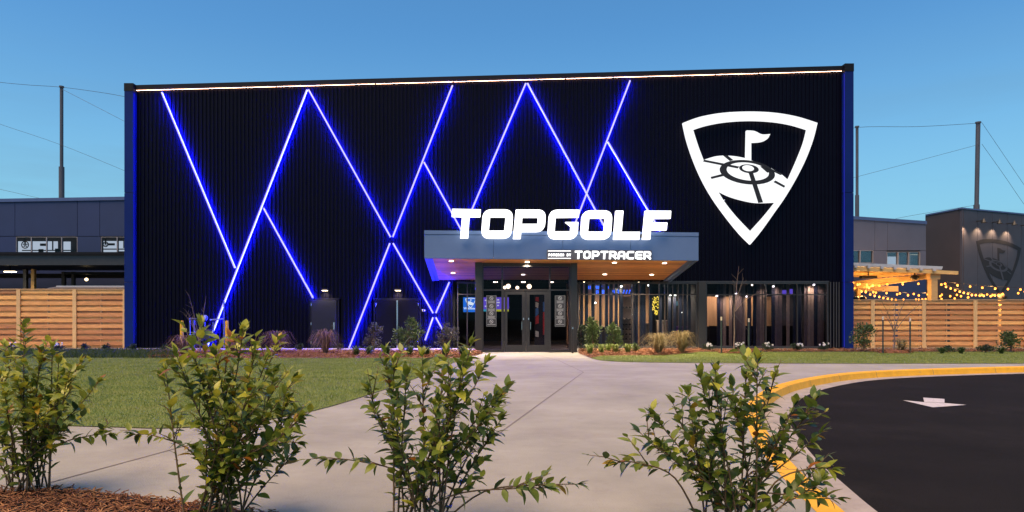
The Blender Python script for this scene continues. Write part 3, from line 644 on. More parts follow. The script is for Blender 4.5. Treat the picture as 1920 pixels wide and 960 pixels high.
for side, (a, b, ga, gb, hx) in enumerate(((945.8, 986, 951.3, 978.8, 978.2), (986.6, 1028, 993, 1021, 994.6))):
    m = MB(); z0, z1 = .02, wz(546.2, YV); A, B, GA, GB = (wx(v, YV) for v in (a, b, ga, gb)); g0, g1 = wz(647, YV), wz(552.3, YV)
    m.shape([[(A, YV - .01, z0), (B, YV - .01, z0), (B, YV - .01, z1), (A, YV - .01, z1)], [(GA, YV - .01, g0), (GA, YV - .01, g1), (GB, YV - .01, g1), (GB, YV - .01, g0)]], (0, .05, 0))
    d = build('door', m, M['bronze'], vs)
    m = MB(); m.box((GA, YV + .01, g0), (GB, YV + .02, g1)); build('pane', m, M['glass_dark'], d)
    m = MB(); X = wx(hx, YV); z0_, z1_ = wz(618, YV), wz(604, YV); m.tube([(X, YV - .01, z0_), (X, YV - .08, z0_), (X, YV - .08, z1_), (X, YV - .01, z1_)], .014, 6); build('handle', m, M['chrome'], d)
    m = MB(); X2 = wx(hx + (3.5 if side == 0 else -3.5), YV); m.box((X2 - .02, YV - .03, wz(600, YV)), (X2 + .02, YV - .011, wz(596, YV))); build('lock', m, M['chrome'], d)
for x, s_ in ((943.4, 0), (1029.4, 0)):
    m = MB(); m.box((wx(x, YV) - .035, YV - .012, .012), (wx(x, YV) + .035, YV + .11, wz(545.2, YV))); build('door_frame', m, M['bronze'], vs)
for x in (891.6, 1081.2):
    m = MB(); m.box((wx(x, YV) - .02, YV + .32, .03), (wx(x, YV) + .02, D - .12, wz(500, YV))); build('side_pane', m, M['glass_dark'], vs)
m = MB(); m.box((wx(893, YV), YV + .32, .0), (wx(1080, YV), D + .45, .015)); build('threshold', m, M['room_floor'], vs)
m = MB(); m.box((wx(905, YV), YV + .205, wz(499.5, YV)), (wx(1069, YV), D - .08, wz(499.5, YV) + .03)); build('inner_ceiling', m, M['room_dark'], vs)
# notices on the sidelights
for xa, xb, lab in ((912, 930.6, 'tall dark notice with round white symbols on the glass beside the purple screen'), (1040.7, 1059.6, 'tall dark notice with round white symbols on the glass nearest the slim steel post')):
    Y = YV - .0; t = thing('entry_notice', (wx((xa + xb) / 2, Y), Y, wz(612, Y)), lab, 'notice', 'entry notices beside the doors')
    for y0, y1 in ((554.2, 597.3), (598.2, 612)):
        m = MB(); m.box((wx(xa, Y), Y + .012, wz(y1, Y)), (wx(xb, Y), Y + .024, wz(y0, Y))); b = build('notice_panel', m, M['poster'], t)
        m = MB()
        for (p, q, r_, s_) in ((xa, y0, xb, y0 + .35), (xa, y1 - .35, xb, y1), (xa, y0 + .36, xa + .35, y1 - .36), (xb - .35, y0 + .36, xb, y1 - .36)): m.box((wx(p, Y), Y + .008, wz(s_, Y)), (wx(r_, Y), Y + .0118, wz(q, Y)))
        build('border', m, M['print_white'], b)
        for cy in ((559, 574, 587.5) if y0 < 590 else (603,)):
            cx = wx((xa + xb) / 2, Y); cz = wz(cy, Y); R = 3.6 / F * Y
            m = MB(); ring = lambda r: [(cx + r * math.cos(k * math.pi / 10), Y + .008, cz + r * math.sin(k * math.pi / 10)) for k in range(20)]
            m.shape([ring(R), ring(R * .74)], (0, .0038, 0)); m.prism([(cx - R * .62, Y + .0075, cz + R * .45), (cx - R * .45, Y + .0075, cz + R * .62), (cx + R * .62, Y + .0075, cz - R * .45), (cx + R * .45, Y + .0075, cz - R * .62)], (0, .004, 0))
            m.box((cx - R * .4, Y + .0085, cz - R * .15), (cx + R * .4, Y + .0118, cz + R * .2)); build('symbol', m, M['print_white'], b)
            m = MB()
            for k, wv in enumerate((7, 5.5, 6.5) if y0 < 590 else (7.5,)):
                yy = cy + 5 + k * 1.7; m.box((cx - wv / F * Y, Y + .009, wz(yy + .8, Y)), (cx + wv / F * Y, Y + .0118, wz(yy, Y)))
            build('print_line', m, M['print_white'], b)
# things inside the entrance
def screen(xa, xb, ya, yb, Y, m_, label, parts=()):
    t = thing('display_screen', (wx((xa + xb) / 2, Y), Y, wz(yb, Y)), label, 'screen')
    m = MB(); m.box((wx(xa, Y) - .04, Y + .004, wz(yb, Y) - .04), (wx(xb, Y) + .04, Y + .09, wz(ya, Y) + .04)); build('bezel', m, M['black'], t)
    m = MB(); m.quad((wx(xa, Y), Y, wz(yb, Y)), (wx(xb, Y), Y, wz(yb, Y)), (wx(xb, Y), Y, wz(ya, Y)), (wx(xa, Y), Y, wz(ya, Y))); build('picture', m, m_, t)
    m = MB(); m.box((wx((xa + xb) / 2, Y) - .03, Y + .1, wz(ya, Y)), (wx((xa + xb) / 2, Y) + .03, Y + .14, RZ)); build('hanger', m, M['black'], t)
    return t
# emblem outline in the coordinates of its close-up (units of 1/3.556 px)
def arc(pts, n=5): return [(p.x, p.y) for p in sm([Vector((*q, 0)) for q in pts], n)]
E_OUT = arc([(38, 108), (150, 68), (300, 41), (480, 32), (650, 40), (800, 66), (935, 108)])[:-1] + arc([(935, 108), (908, 215), (862, 340), (800, 467), (722, 600), (642, 715), (560, 830), (488, 918)])[:-1] + arc([(488, 918), (420, 850), (330, 740), (240, 615), (168, 490), (110, 358), (65, 225), (38, 108)])[:-1]
E_IN = arc([(105, 152), (200, 122), (330, 99), (488, 90), (640, 98), (760, 118), (868, 150)])[:-1] + arc([(868, 150), (845, 240), (800, 355), (740, 490)])[:-1] + arc([(740, 490), (690, 448), (620, 408), (560, 382), (493, 358)])[:-1] + [(493, 358), (493, 238)] + arc([(495, 237), (560, 232), (600, 215), (620, 182)])[1:-1] + arc([(620, 182), (565, 184), (515, 162), (463, 158)])[:-1] + [(463, 158), (459, 344)] + arc([(459, 344), (390, 331), (320, 326), (250, 332), (175, 355)])[1:-1] + arc([(175, 355), (140, 262), (105, 152)])[:-1]
E_LOW = arc([(268, 558), (350, 597), (450, 626), (540, 640), (655, 637)])[:-1] + arc([(655, 637), (580, 730), (488, 832)])[:-1] + arc([(488, 832), (400, 740), (325, 648), (268, 558)])[:-1]
def ell(cx, cy, rx, ry, rot=.12, n=36): return [(cx + rx * math.cos(a) * math.cos(rot) - ry * math.sin(a) * math.sin(rot), cy + rx * math.cos(a) * math.sin(rot) + ry * math.sin(a) * math.cos(rot)) for a in [2 * math.pi * k / n for k in range(n)]]
E_DARK = [[ell(467, 437, 186, 80), ell(470, 432, 142, 59)], [[(178, 353), (172, 366), (402, 412), (415, 399)]], [[(306, 326), (334, 324), (374, 356), (350, 362)]], [[(222, 468), (228, 482), (332, 457), (318, 443)]], [[(655, 492), (640, 502), (712, 540), (720, 528)]],
          [[(476, 442), (505, 440), (572, 638), (540, 642)]], [[(546, 388), (572, 388), (706, 450), (688, 456)]], [[(552, 398), (572, 396), (618, 436), (600, 440)]], [ell(478, 414, 66, 29), ell(472, 410, 40, 20)]]
# ---- canopy
YF = D / 1.155
cp = thing('entrance_canopy', (wx(1050, YF), YF, wz(487, YF)), 'wide blue grey canopy with timber underside over the entrance', 'canopy')
cf = lambda x, y, o=0: Vector((wx(x, YF), YF + o, wz(y, YF)))
cy0 = lambda x: 432 + (x - 796) / 514 * 4; cy1 = lambda x: 484.2 + (x - 796) / 514 * 4.6
for a, b in ((795.6, 925.3), (925.7, 1055), (1055.4, 1182.2), (1182.6, 1309.8)):
    m = MB(); m.prism([cf(a, cy0(a) + 7.4), cf(a, cy1(a)), cf(b, cy1(b)), cf(b, cy0(b) + 7.4)], (0, .12, 0)); build('fascia_panel', m, M['fascia'], cp, bevel=.006)
m = MB(); m.prism([cf(795.6, cy0(795.6), -.02), cf(795.6, cy0(795.6) + 7, -.02), cf(1309.8, cy0(1309.8) + 7, -.02), cf(1309.8, cy0(1309.8), -.02)], (0, .15, 0)); build('coping', m, M['fascia'], cp)
bl, br = Vector((wx(809.9), D - .06, wz(527.2))), Vector((wx(1255), D - .06, wz(529)))
CX0, CX1 = wx(795.6, YF), wx(1309.8, YF)
for xo, sgn, bk, fx in ((CX0, 1, bl, 795.6), (CX1, -1, br, 1309.8)):
    m = MB(); f_ = cf(fx, cy1(fx)); m.prism([(xo, YF + .122, f_.z), (xo, bk.y, bk.z), (xo, bk.y, cf(fx, cy0(fx)).z), (xo, YF + .122, cf(fx, cy0(fx)).z)], (sgn * .1, 0, 0)); build('side_fascia', m, M['fascia'], cp)
    m = MB(); m.prism([(xo + sgn * .102, YF + .125, f_.z + .03), (xo + sgn * .102, bk.y, bk.z + .03), (xo + sgn * .30, bk.y, bk.z + .03), (xo + sgn * .30, YF + .125, f_.z + .03)], (0, 0, .12)); build('soffit_trim', m, M['fascia'], cp)
zf0, zf1 = cf(795.6, cy1(795.6)).z + .06, cf(1309.8, cy1(1309.8)).z + .06
def sof(x, t):                                 # underside height at x, t = 0 front .. 1 wall
    a = (x - CX0) / (CX1 - CX0); return (zf0 + (zf1 - zf0) * a) * (1 - t) + (bl.z + .05) * t
nb = 27; y0_, y1_ = YF + .125, D - .06; SX0, SX1 = CX0 + .302, CX1 - .302
for i in range(nb):
    ta, tb = i / nb, (i + .86) / nb; ya, yb = y0_ + (y1_ - y0_) * ta, y0_ + (y1_ - y0_) * tb
    m = MB(); m.prism([(SX0, ya, sof(SX0, ta)), (SX0, yb, sof(SX0, tb)), (SX1, yb, sof(SX1, tb)), (SX1, ya, sof(SX1, ta))], (0, 0, .025)); build('soffit_board', m, M['soffit'], cp)
m = MB(); m.prism([(SX0, y0_, sof(SX0, 0) + .04), (SX0, y1_, sof(SX0, 1) + .04), (SX1, y1_, sof(SX1, 1) + .04), (SX1, y0_, sof(SX1, 0) + .04)], (0, 0, .1)); build('deck', m, M['soffit_back'], cp)
m = MB(); zt_ = cf(1000, 434).z - .12; m.prism([(CX0 + .11, YF + .13, zt_), (CX1 - .11, YF + .13, zt_), (CX1 - .11, D - .07, zt_), (CX0 + .11, D - .07, zt_)], (0, 0, .05)); build('roof_deck', m, M['black_metal'], cp)
def soffit_hit(x, y):                          # where the ray through (x, y) meets the sloped underside
    d = ray(x, y); lo, hi = YF, D
    for _ in range(40):
        md = (lo + hi) / 2; p = EYEV + d * md; t = (md - y0_) / (y1_ - y0_)
        if p.z > sof(p.x, t): hi = md
        else: lo = md
    return EYEV + d * lo
for (x, y) in ((846, 489.5), (849.5, 512), (988.5, 491.3), (981, 515), (1152, 492.5), (1134, 514.5), (1246, 493.5), (1222, 515)):
    p = soffit_hit(x, y); p.z = sof(p.x, (p.y - y0_) / (y1_ - y0_))
    m = MB(); m.tube([p + Vector((0, 0, -.012)), p + Vector((0, 0, .004))], .085, 14); dl = build('downlight', m, M['lamp_down'], cp)
    spot(dl, p + Vector((0, 0, -.05)), 520, 135)
# ---- big illuminated lettering on the canopy
YS = YF - .30
def z1(v, o=0): return (840 + o / 8 + v[0] / 8, 380 + v[1] / 8)
def rnd_poly(pts):
    o = []; n = len(pts)
    for i, p in enumerate(pts):
        r = p[2] if len(p) > 2 else 0
        b = Vector(p[:2])
        if not r: o.append(b); continue
        a, c = Vector(pts[i - 1][:2]), Vector(pts[(i + 1) % n][:2]); u, v = (a - b).normalized(), (c - b).normalized()
        A, C = b + u * r, b + v * r
        for k in range(9):
            t = k / 8; o.append(A * (1 - t) ** 2 + b * 2 * t * (1 - t) * .92 + C * t * t + (A + C) * .08 * t * (1 - t))
    return o
LET = [[[(62, 92), (492, 100), (483, 212), (322, 212), (300, 530), (182, 530), (210, 212), (55, 207)]],
       [[(524, 100, 125), (980, 100, 125), (952, 535, 125), (494, 535, 125)], [(632, 215, 8), (864, 215, 8), (845, 420, 8), (612, 420, 8)]],
       [[(1018, 103), (1472, 103, 120), (1450, 435, 120), (1100, 435), (1090, 540), (976, 540)], [(1115, 220), (1352, 220), (1343, 318), (1108, 318)]],
       [[(1972, 105), (1961, 218), (1615, 222), (1600, 430), (1835, 430), (1842, 355), (1760, 290), (1956, 290), (1942, 545, 120), (1492, 545, 120), (1520, 105, 120)]],
       [[(2014, 115, 125), (2470, 115, 125), (2442, 550, 125), (1984, 550, 125)], [(2120, 232, 8), (2357, 232, 8), (2338, 435, 8), (2100, 435, 8)]],
       [[(2518, 120), (2633, 120), (2605, 437), (2880, 437), (2872, 550), (2485, 550)]],
       [[(2960, 120), (3348, 122), (3340, 235), (3070, 237), (3065, 298), (3292, 298), (3280, 412), (3045, 412), (3035, 550), (2920, 550)]]]
sg = thing('illuminated_lettering', (wx(1050, YS), YS, wz(447, YS)), 'huge glowing white capital letters standing on the canopy front', 'sign')
for L_ in LET:
    m = MB(); lp = [[Vector((wx(*[z1(v)[0], YS]), YS, wz(z1(v)[1], YS))) for v in rnd_poly(l)] for l in L_]
    m.shape(lp, (0, .16, 0)); lo = build('letter', m, M['sign_white'], sg)
m = MB()
for xx in (870, 915, 968, 1050, 1110, 1165, 1205):
    X = wx(xx, YS); m.box((X - .03, YS + .17, wz(444, YS)), (X + .03, YF + .0, wz(438, YS)))
build('bracket', m, M['black_metal'], sg)
# ---- smaller sign under it
sp = thing('illuminated_sign', (wx(1123, YF), YF, wz(487, YF)), 'small dark sign panel with white glowing letters low on the canopy', 'sign')
YP = YF - .07
m = MB(); m.prism([(wx(1025.5, YP), YP, wz(468.0, YP)), (wx(1025.5, YP), YP, wz(486.6, YP)), (wx(1222, YP), YP, wz(487.9, YP)), (wx(1222, YP), YP, wz(469.3, YP))], (0, .045, 0)); build('sign_panel', m, M['sign_panel'], sp)
YL = YP - .04
word(sp, 'letter', 'TOPTRACER', 1077.5, 1220.5, 470.2, 485.3, YL, M['sign_white'], .215, .15, .05, .035, .22, drop=.02)
word(sp, 'letter', 'POWERED BY', 1028.3, 1070.5, 475.4, 480.4, YL, M['sign_white'], .2, .24, .02, .03, .2)
for yy in (470.0, 483.8):
    m = MB(); m.box((wx(1027.5, YL), YL, wz(yy + 1.0, YL)), (wx(1070.5, YL), YL + .03, wz(yy, YL))); build('light_bar', m, M['sign_white'], sp)
# ---- shield emblem
def em_map(pl, offs): return lambda v: pl.pt(1270 + v[0] / 3.5556, 200 + v[1] / 3.5556, offs)
em = thing('shield_emblem', (wx(1407), D - .3, wz(458)), 'large glowing white shield emblem with flag and target on black wall', 'emblem sign')
f = em_map(FA, .36); m = MB(); m.shape([[f(v) for v in l] for l in (E_OUT, E_IN, E_LOW)], (0, .15, 0)); build('shield', m, M['shield_white'], em)
m = MB(); f = em_map(FA, .3615)
for q in ([(348, 36), (352, 36), (353, 96), (350, 96)], [(622, 38), (625, 38), (624, 98), (621, 98)], [(76, 252), (77, 255), (131, 240), (130, 237)], [(858, 240), (858, 243), (897, 252), (898, 249)], [(170, 512), (172, 515), (226, 482), (224, 479)], [(262, 648), (264, 651), (318, 622), (316, 619)]): m.quad(*[f(v) for v in q])
build('seam', m, M['sign_side'], em)
for k, lp in enumerate(E_DARK):
    f = em_map(FA, .372 + .002 * k); m = MB(); m.shape([[f(v) for v in l] for l in lp], (0, .011, 0)); build('target_line', m, M['emblem_dark'], em)
m = MB()
for (a, b) in ((120, 250), (880, 240), (250, 600), (740, 560), (400, 60), (600, 60), (488, 880), (330, 600), (620, 600)):
    p = FA.pt(1270 + a / 3.5556, 200 + b / 3.5556, .2); m.box((p.x - .04, D - .2, p.z - .04), (p.x + .04, D - .02, p.z + .04))
build('bracket', m, M['black_metal'], em)
# ---- screens and lamps seen in the entrance
t = screen(868.5, 896, 557.5, 585, D + 1.6, M['screen_blue'], 'blue screen with white emblem and greeting left of the doors')
Y = D + 1.59; k_ = .0205
fm = lambda v: Vector((wx(882.3, Y) + (v[0] - 488) * k_ * .0275 * 1.0, Y - .004, wz(568.3, Y) - (v[1] - 470) * k_ * .0275))
m = MB(); m.shape([[fm(v) for v in l] for l in (E_OUT, E_IN, E_LOW)], (0, .003, 0)); build('emblem_print', m, M['print_glow'], t)
def text_mesh(txt, size, bold=.0):
    c = bpy.data.curves.new('text', 'FONT'); c.body = txt; c.size = size; c.offset = bold; c.align_x = 'LEFT'; c.resolution_u = 3
    o = bpy.data.objects.new('text', c); COL.objects.link(o)
    bpy.context.view_layer.update(); dg = bpy.context.evaluated_depsgraph_get(); me = bpy.data.meshes.new_from_object(o.evaluated_get(dg))
    bpy.data.objects.remove(o); bpy.data.curves.remove(c); return me
def text(parent, txt, x, y, Y, hpx, m_, bold=0.0):
    me = text_mesh(txt, hpx / F * Y / .7, bold); me.materials.append(m_); o = bpy.data.objects.new('lettering', me); COL.objects.link(o)
    o.parent = parent; o.location = Vector((wx(x, Y), Y, wz(y, Y))) - wl(parent); o.rotation_euler = (math.pi / 2, 0, 0); return o
text(t, 'Welcome', 869.3, 580, Y - .004, 4.0, M['print_glow'], .004)
t = screen(906.5, 954, 557.5, 582, D + 1.4, M['screen_purple'], 'purple screen with cyan and yellow bottom band behind the notice')
Y = D + 1.395
for a, b, mm in ((906.5, 918, 'screen_cyan'), (929, 954, 'screen_yellow')):
    m = MB(); m.quad((wx(a, Y), Y, wz(584, Y)), (wx(b, Y), Y, wz(584, Y)), (wx(b, Y), Y, wz(580, Y)), (wx(a, Y), Y, wz(580, Y))); build('picture_band', m, M[mm], t)
m = MB()
for i, (a, b, yy) in enumerate(((909, 913, 562), (932, 936, 561), (931.5, 937, 566), (932, 935.5, 571.5), (909, 912, 573))):
    m.quad((wx(a, Y), Y - .002, wz(yy + 2.4, Y)), (wx(b, Y), Y - .002, wz(yy + 2.4, Y)), (wx(b, Y), Y - .002, wz(yy, Y)), (wx(a, Y), Y - .002, wz(yy, Y)))
build('picture_text', m, M['print_glow'], t)
for x, y, r, lab in ((953, 536.8, 4.4, 'larger glowing globe pendant above the left entrance door'), (946.5, 539, 3.0, 'small dim globe pendant touching the larger globe'), (992.2, 537.2, 4.4, 'glowing globe pendant above the right entrance door'), (970, 539.5, 3.2, 'low glowing globe pendant between the two bright globes')):
    Y = D + 1.0; t = thing('globe_pendant', (wx(x, Y), Y, wz(y, Y)), lab, 'pendant lamp', 'globe pendants in the entrance')
    m = MB(); m.ball((wx(x, Y), Y, wz(y, Y)), r / F * Y, 14, 10); build('globe', m, M['globe'], t, smooth=True)
    m = MB(); m.tube([(wx(x, Y), Y, wz(y - r, Y)), (wx(x, Y), Y, RZ)], .01, 5); build('cord', m, M['black'], t)
Y = D + 3.0
t = thing('wall_mural', (wx(1010, Y), Y, .03), 'colourful red white and blue painted panel seen through the right door', 'mural')
m = MB(); m.box((wx(1002, Y), Y + .002, .03), (wx(1024, Y), Y + .06, wz(553, Y))); build('panel', m, M['room_dark'], t)
for pts, mm in (([(1004, 557), (1010, 557), (1010, 566), (1004, 564)], 'red'), ([(1004, 566), (1010, 568), (1009, 578), (1004, 575)], 'pale'), ([(1004, 579), (1009, 576), (1010, 588), (1004, 594)], 'blue'), ([(1004, 594), (1010, 590), (1010, 606), (1004, 608)], 'red'), ([(1018, 566), (1021, 566), (1021, 584), (1018, 584)], 'blue'), ([(1018, 585), (1021, 585), (1021, 628), (1018, 628)], 'red'), ([(1004, 620), (1010, 622), (1010, 632), (1004, 631)], 'pale')):
    m = MB(); m.prism([(wx(a, Y), Y - .004, wz(b, Y)) for a, b in pts], (0, .004, 0)); build('painted_shape', m, M[mm], t)
for x, lab in ((930, 'small ceiling lamp in the entrance hall above the purple screen'), (985, 'small ceiling lamp in the entrance hall above the doors'), (1040, 'small ceiling lamp in the entrance hall above the second notice')): ceiling_lamp(wx(x), D + 1.6, RZ - .04, lab, .1, 22)
t = thing('door_post', (wx(1073.5, YV - .7), YV - .7, 0), 'slim pale steel post in front of the entrance column', 'post')
Y = YV - .7; m = MB(); m.box((wx(1072, Y), Y, 0.0), (wx(1075.6, Y), Y + .09, wz(611.5, Y))); build('post', m, M['steel'], t, bevel=.008)
m = MB(); m.box((wx(1072.4, Y), Y - .012, wz(617, Y)), (wx(1075.2, Y), Y - .001, wz(613.5, Y))); build('push_plate', m, M['chrome'], t)

# ------------------------------------------------------------------ blue light tubes on the wall
TU = [('from the roofline near the left fin down to the long leaning tube', [(303, 173), (440, 502)]),
      ('longest leaning tube from the first peak down to the yellow bollards', [(575.5, 168), (386, 655)]),
      ('short tube ending at the grey service door corner', [(494, 390), (586.5, 558)]),
      ('from the first peak down to the big crossing', [(578.5, 168), (732, 444)]),
      ('from the big crossing down towards the small crossing shrub', [(737, 456), (812, 587)]),
      ('small stub below the low crossing by the rounded shrub', [(817, 595), (829, 617)]),
      ('from the roofline right of centre down to the big crossing', [(848.5, 160), (736.5, 444)]),
      ('from the big crossing down to the ground beside the double door', [(731, 456), (653.5, 655)]),
      ('short tube branching down behind the first letter', [(795, 304), (864, 430)]),
      ('from the second peak down behind the first letter', [(986, 156), (869, 430)]),
      ('from the second peak down behind the middle letters', [(989, 156), (1136, 430)]),
      ('from the roofline nearest the shield down behind the middle letters', [(1181.5, 151), (1076, 425)]),
      ('short tube branching towards the last letter', [(1140, 266), (1238, 433)]),
      ('from the canopy underside down to the low crossing', [(842.5, 529), (817, 587)]),
      ('from the low crossing down to the ground beside the entrance', [(812, 595), (797, 638)])]
for lab, pts in TU:
    a, b = (FA.pt(*p, .24) for p in pts)
    t = thing('light_tube', b, 'glowing blue wall tube ' + lab if len(lab.split()) < 13 else 'blue tube ' + lab, 'light tube', 'blue light tubes on the black wall')
    d = (b - a).normalized(); m = MB(); m.tube([a, b], .034, 8); build('tube', m, M['led_blue'], t, smooth=True)
    m = MB(); sv = Vector((d.z, 0, -d.x)) * .026; m.prism([a + sv + Vector((0, .036, 0)), b + sv + Vector((0, .036, 0)), b - sv + Vector((0, .036, 0)), a - sv + Vector((0, .036, 0))], (0, .008, 0)); build('wash_strip', m, M['led_wash'], t)
    m = MB(); s_ = Vector((d.z, 0, -d.x)) * .012
    m.prism([a + s_ + Vector((0, .046, 0)), b + s_ + Vector((0, .046, 0)), b - s_ + Vector((0, .046, 0)), a - s_ + Vector((0, .046, 0))], (0, .15, 0)); build('mount', m, M['black_metal'], t)
# wall lights over the service doors
for x, lab in ((609, 'small warm wall light above the single grey door'), (746, 'small warm wall light above the double dark door')):
    p = FA.pt(x, 544.5, .18); t = thing('wall_light', p, lab, 'wall light', 'wall lights over the service doors')
    m = MB(); m.box((p.x - .13, p.y - .1, p.z), (p.x + .13, D - .05, p.z + .09)); build('housing', m, M['black_metal'], t, bevel=.01)
    m = MB(); m.box((p.x - .11, p.y - .08, p.z - .015), (p.x + .11, D - .09, p.z - .002)); build('lens', m, M['lamp_warm'], t)
    spot(t, p + Vector((0, 0, -.05)), 60, 140, (1, .74, .45))
# service gear: bollards, meter, camera
for x, lab in ((341, 'yellow steel bollard nearer the blue fin'), (425.5, 'yellow steel bollard on the door side of the meter')):
    Y = D - 1.0; t = thing('bollard', (wx(x, Y), Y, .03), lab, 'bollard', 'yellow bollards guarding the meter')
    m = MB(); m.tube([(wx(x, Y), Y, .03), (wx(x, Y), Y, wz(602.5, Y))], .075, 14); build('post', m, M['yellow'], t, smooth=False)
    m = MB(); m.ball((wx(x, Y), Y, wz(602.5, Y)), .075, 14, 6, (1, 1, .35), 0); build('cap', m, M['yellow'], t, smooth=True)
Y = D - .5; t = thing('gas_meter', (wx(375, Y), Y, .03), 'grey gas meter with blue lit pipework between the yellow bollards', 'gas meter')
P_ = lambda x, y: Vector((wx(x, Y), Y, wz(y, Y)))
m = MB()
for pts in ([(356, 652), (356, 597), (384, 597)], [(364, 652), (364, 600)], [(384, 604), (384, 625), (400, 625), (400, 604)], [(394, 600), (420, 598), (420, 570), (420, 565)], [(420, 652), (420, 600)]): m.tube([P_(*p) for p in pts], .035, 8)
build('pipework', m, M['pipe_blue'], t)
m = MB(); m.ball(P_(384.5, 596), .13, 12, 8, (1, .7, 1)); build('regulator', m, M['pipe_blue'], t, smooth=True)
m = MB(); m.box(P_(379, 636) + Vector((0, -.12, 0)), P_(396, 618) + Vector((0, .12, 0))); build('meter_body', m, M['trim_grey'], t, bevel=.03)
m = MB(); m.tube([P_(384.5, 596) + Vector((0, -.13, 0)), P_(384.5, 596) + Vector((0, -.09, 0))], .07, 12); build('dial', m, M['print_white'], t)
p = FA.pt(794, 582, .1); t = thing('alarm_box', p, 'small pale box on the wall right of the double door', 'wall box'); m = MB(); m.box(p + Vector((-.07, 0, -.05)), p + Vector((.07, .06, .05))); build('body', m, M['print_white'], t, bevel=.01)
m = MB(); m.tube([p + Vector((0, -.03, 0)), p + Vector((0, -.002, 0))], .03, 10); build('lens', m, M['black'], t)

# ------------------------------------------------------------------ timber fences
def fence(label, xs, mids, Y, ytop, ybot, gapmid, px_pitch, x_end):
    t = thing('timber_fence', (wx((xs[0] + xs[-1]) / 2, Y), Y, 0.02), label, 'fence')
    zt, zb = wz(ytop, Y), .06; n = int(round((ybot - ytop) / px_pitch)); ph = (zt - zb) / n
    for i, x in enumerate(xs):
        if not (x < -300 or x > 2300):
            m = MB(); m.box((wx(x, Y) - .085, Y - .075, .02), (wx(x, Y) + .085, Y - .035, zt + .01)); m.box((wx(x, Y) - .05, Y - .034, .02), (wx(x, Y) + .05, Y + .06, zt)); build('post', m, M['cedar_post'], t)
    for x in mids:
        m = MB(); m.box((wx(x, Y) - .022, Y - .002, .04), (wx(x, Y) + .022, Y + .035, zt)); build('spacer', m, M['cedar_post'], t)
    for a, b in zip(xs, xs[1:]):
        mid = [x for x in mids if a < x < b]
        for k in range(n):
            z0 = zb + k * ph; j = random.uniform(-.004, .004)
            m = MB(); m.box((wx(a, Y) + .02, Y - .03 + j, z0 + ph * .36 + j), (wx(b, Y) - .02, Y - .004 + j, z0 + ph * .98)); build('board', m, M['cedar'], t)
            pts = [a] + mid + [b]
            for p, q in zip(pts, pts[1:]):
                g0 = gapmid if p in mid or True else .05; g1 = .04
                m = MB(); m.box((wx(p, Y) + g0, Y + .037 + j, z0 - ph * .1), (wx(q, Y) - g1, Y + .06 + j, z0 + ph * .46)); build('board', m, M['cedar'], t)
    m = MB(); m.box((wx(xs[0], Y), Y - .08, zt + .011), (wx(x_end, Y), Y + .07, zt + .045)); build('cap_rail', m, M['cedar_post'], t)
YFL = D + .25; fence('warm cedar shadowbox fence beside the blue fin and carport', [-280, -175, -70, 36, 141, 235], [-228, -122, -17, 89.5, 189], YFL, 543.5, 654, .05, 11.3, 238.5)
YFR = D + .45; fence('pale cedar shadowbox fence below the string lights', [1592, 1635, 1731, 1827, 1923, 2019, 2115], [1677, 1723 - 46 + 48, 1775, 1871, 1967, 2063], YFR, 563.5, 654, .19, 10.6, 2115)

# ------------------------------------------------------------------ buildings behind
def slab(name, pl, px, th, m_, parent, offs=0.0):
    m = MB(); m.prism([pl.pt(x, y, offs) for x, y in px], -pl.n * th); return build(name, m, m_, parent)
def rect(a, b, c, d): return [(a, b), (a, d), (c, d), (c, b)]
lb = thing('range_building', (wx(100, 44), 44, 0), 'blue grey panelled long building with window band behind the carport', 'building')
PL = fr(44)
ltop = lambda x: 379 - x * .0165
for a, b in ((-330, -210), (-210, -90), (-90, 28), (28, 145), (145, 187), (187, 330)):
    slab('wall_panel', PL, [(a + .4, ltop(a)), (a + .4, 442.6), (b - .4, 442.6), (b - .4, ltop(b))], .1, M['panel_blue'], lb)
for a, b in ((-330, -210), (-210, -90), (-90, 30), (145, 189)):
    slab('wall_panel', PL, rect(a + .4, 443.6, b - .4, 520), .1, M['panel_blue'], lb)
for a, b in ((30, 145), (189, 330)): slab('wall_panel', PL, rect(a, 474.4, b, 520), .1, M['panel_blue'], lb)
slab('coping', PL, [(-330, ltop(-330) - 6.5), (-330, ltop(-330) - .3), (330, ltop(330) - .3), (330, ltop(330) - 6.5)], .5, M['coping'], lb, .08)
slab('back_wall', PL, rect(-330, 377, 330, 445), .15, M['black_metal'], lb, -.11)
slab('lower_wall', PL, rect(-330, 521, 330, 659), .15, M['panel_blue'], lb, -.02)
def winrow(parent, pl, xs, y0, y1, inner, frame, glassm='glass_far', depth=1.2):
    for a, b in zip(xs, xs[1:]):
        m = MB(); w = .8
        m.shape([[pl.pt(*p) for p in rect(a, y0, b, y1)], [pl.pt(*p) for p in rect(a + w, y0 + w, b - w, y1 - w)]], -pl.n * .1); f_ = build('window', m, frame, parent)
        slab('pane', pl, rect(a + w, y0 + w, b - w, y1 - w), .02, M[glassm], f_, -.05)
    for mm, (p, q, r_, s_) in inner: slab('interior', pl, rect(p, q, r_, s_), .05, mm, parent, -depth)
M['win_frame'] = mat('win_frame', (.3, .28, .3), .5, noise=(6, .1)); M['win_black'] = mat('win_black', (.012, .014, .025), .7, noise=(3, .1))
winrow(lb, PL, [30, 58.5, 87, 115.5, 145], 444, 474, [(M['win_black'], (10, 440, 150, 480))], M['win_frame'], depth=2.0)
for r_ in ((34, 452.5, 57, 474), (61, 452.5, 86, 474), (89, 452.5, 108, 474), (119, 453, 132, 472)): slab('interior_light', PL, rect(*r_), .03, M['win_lit'], lb, -1.9)
winrow(lb, PL, [189.5, 219.5, 245, 270], 444, 474, [(M['win_black'], (180, 440, 290, 480))], M['win_frame'], depth=2.0)
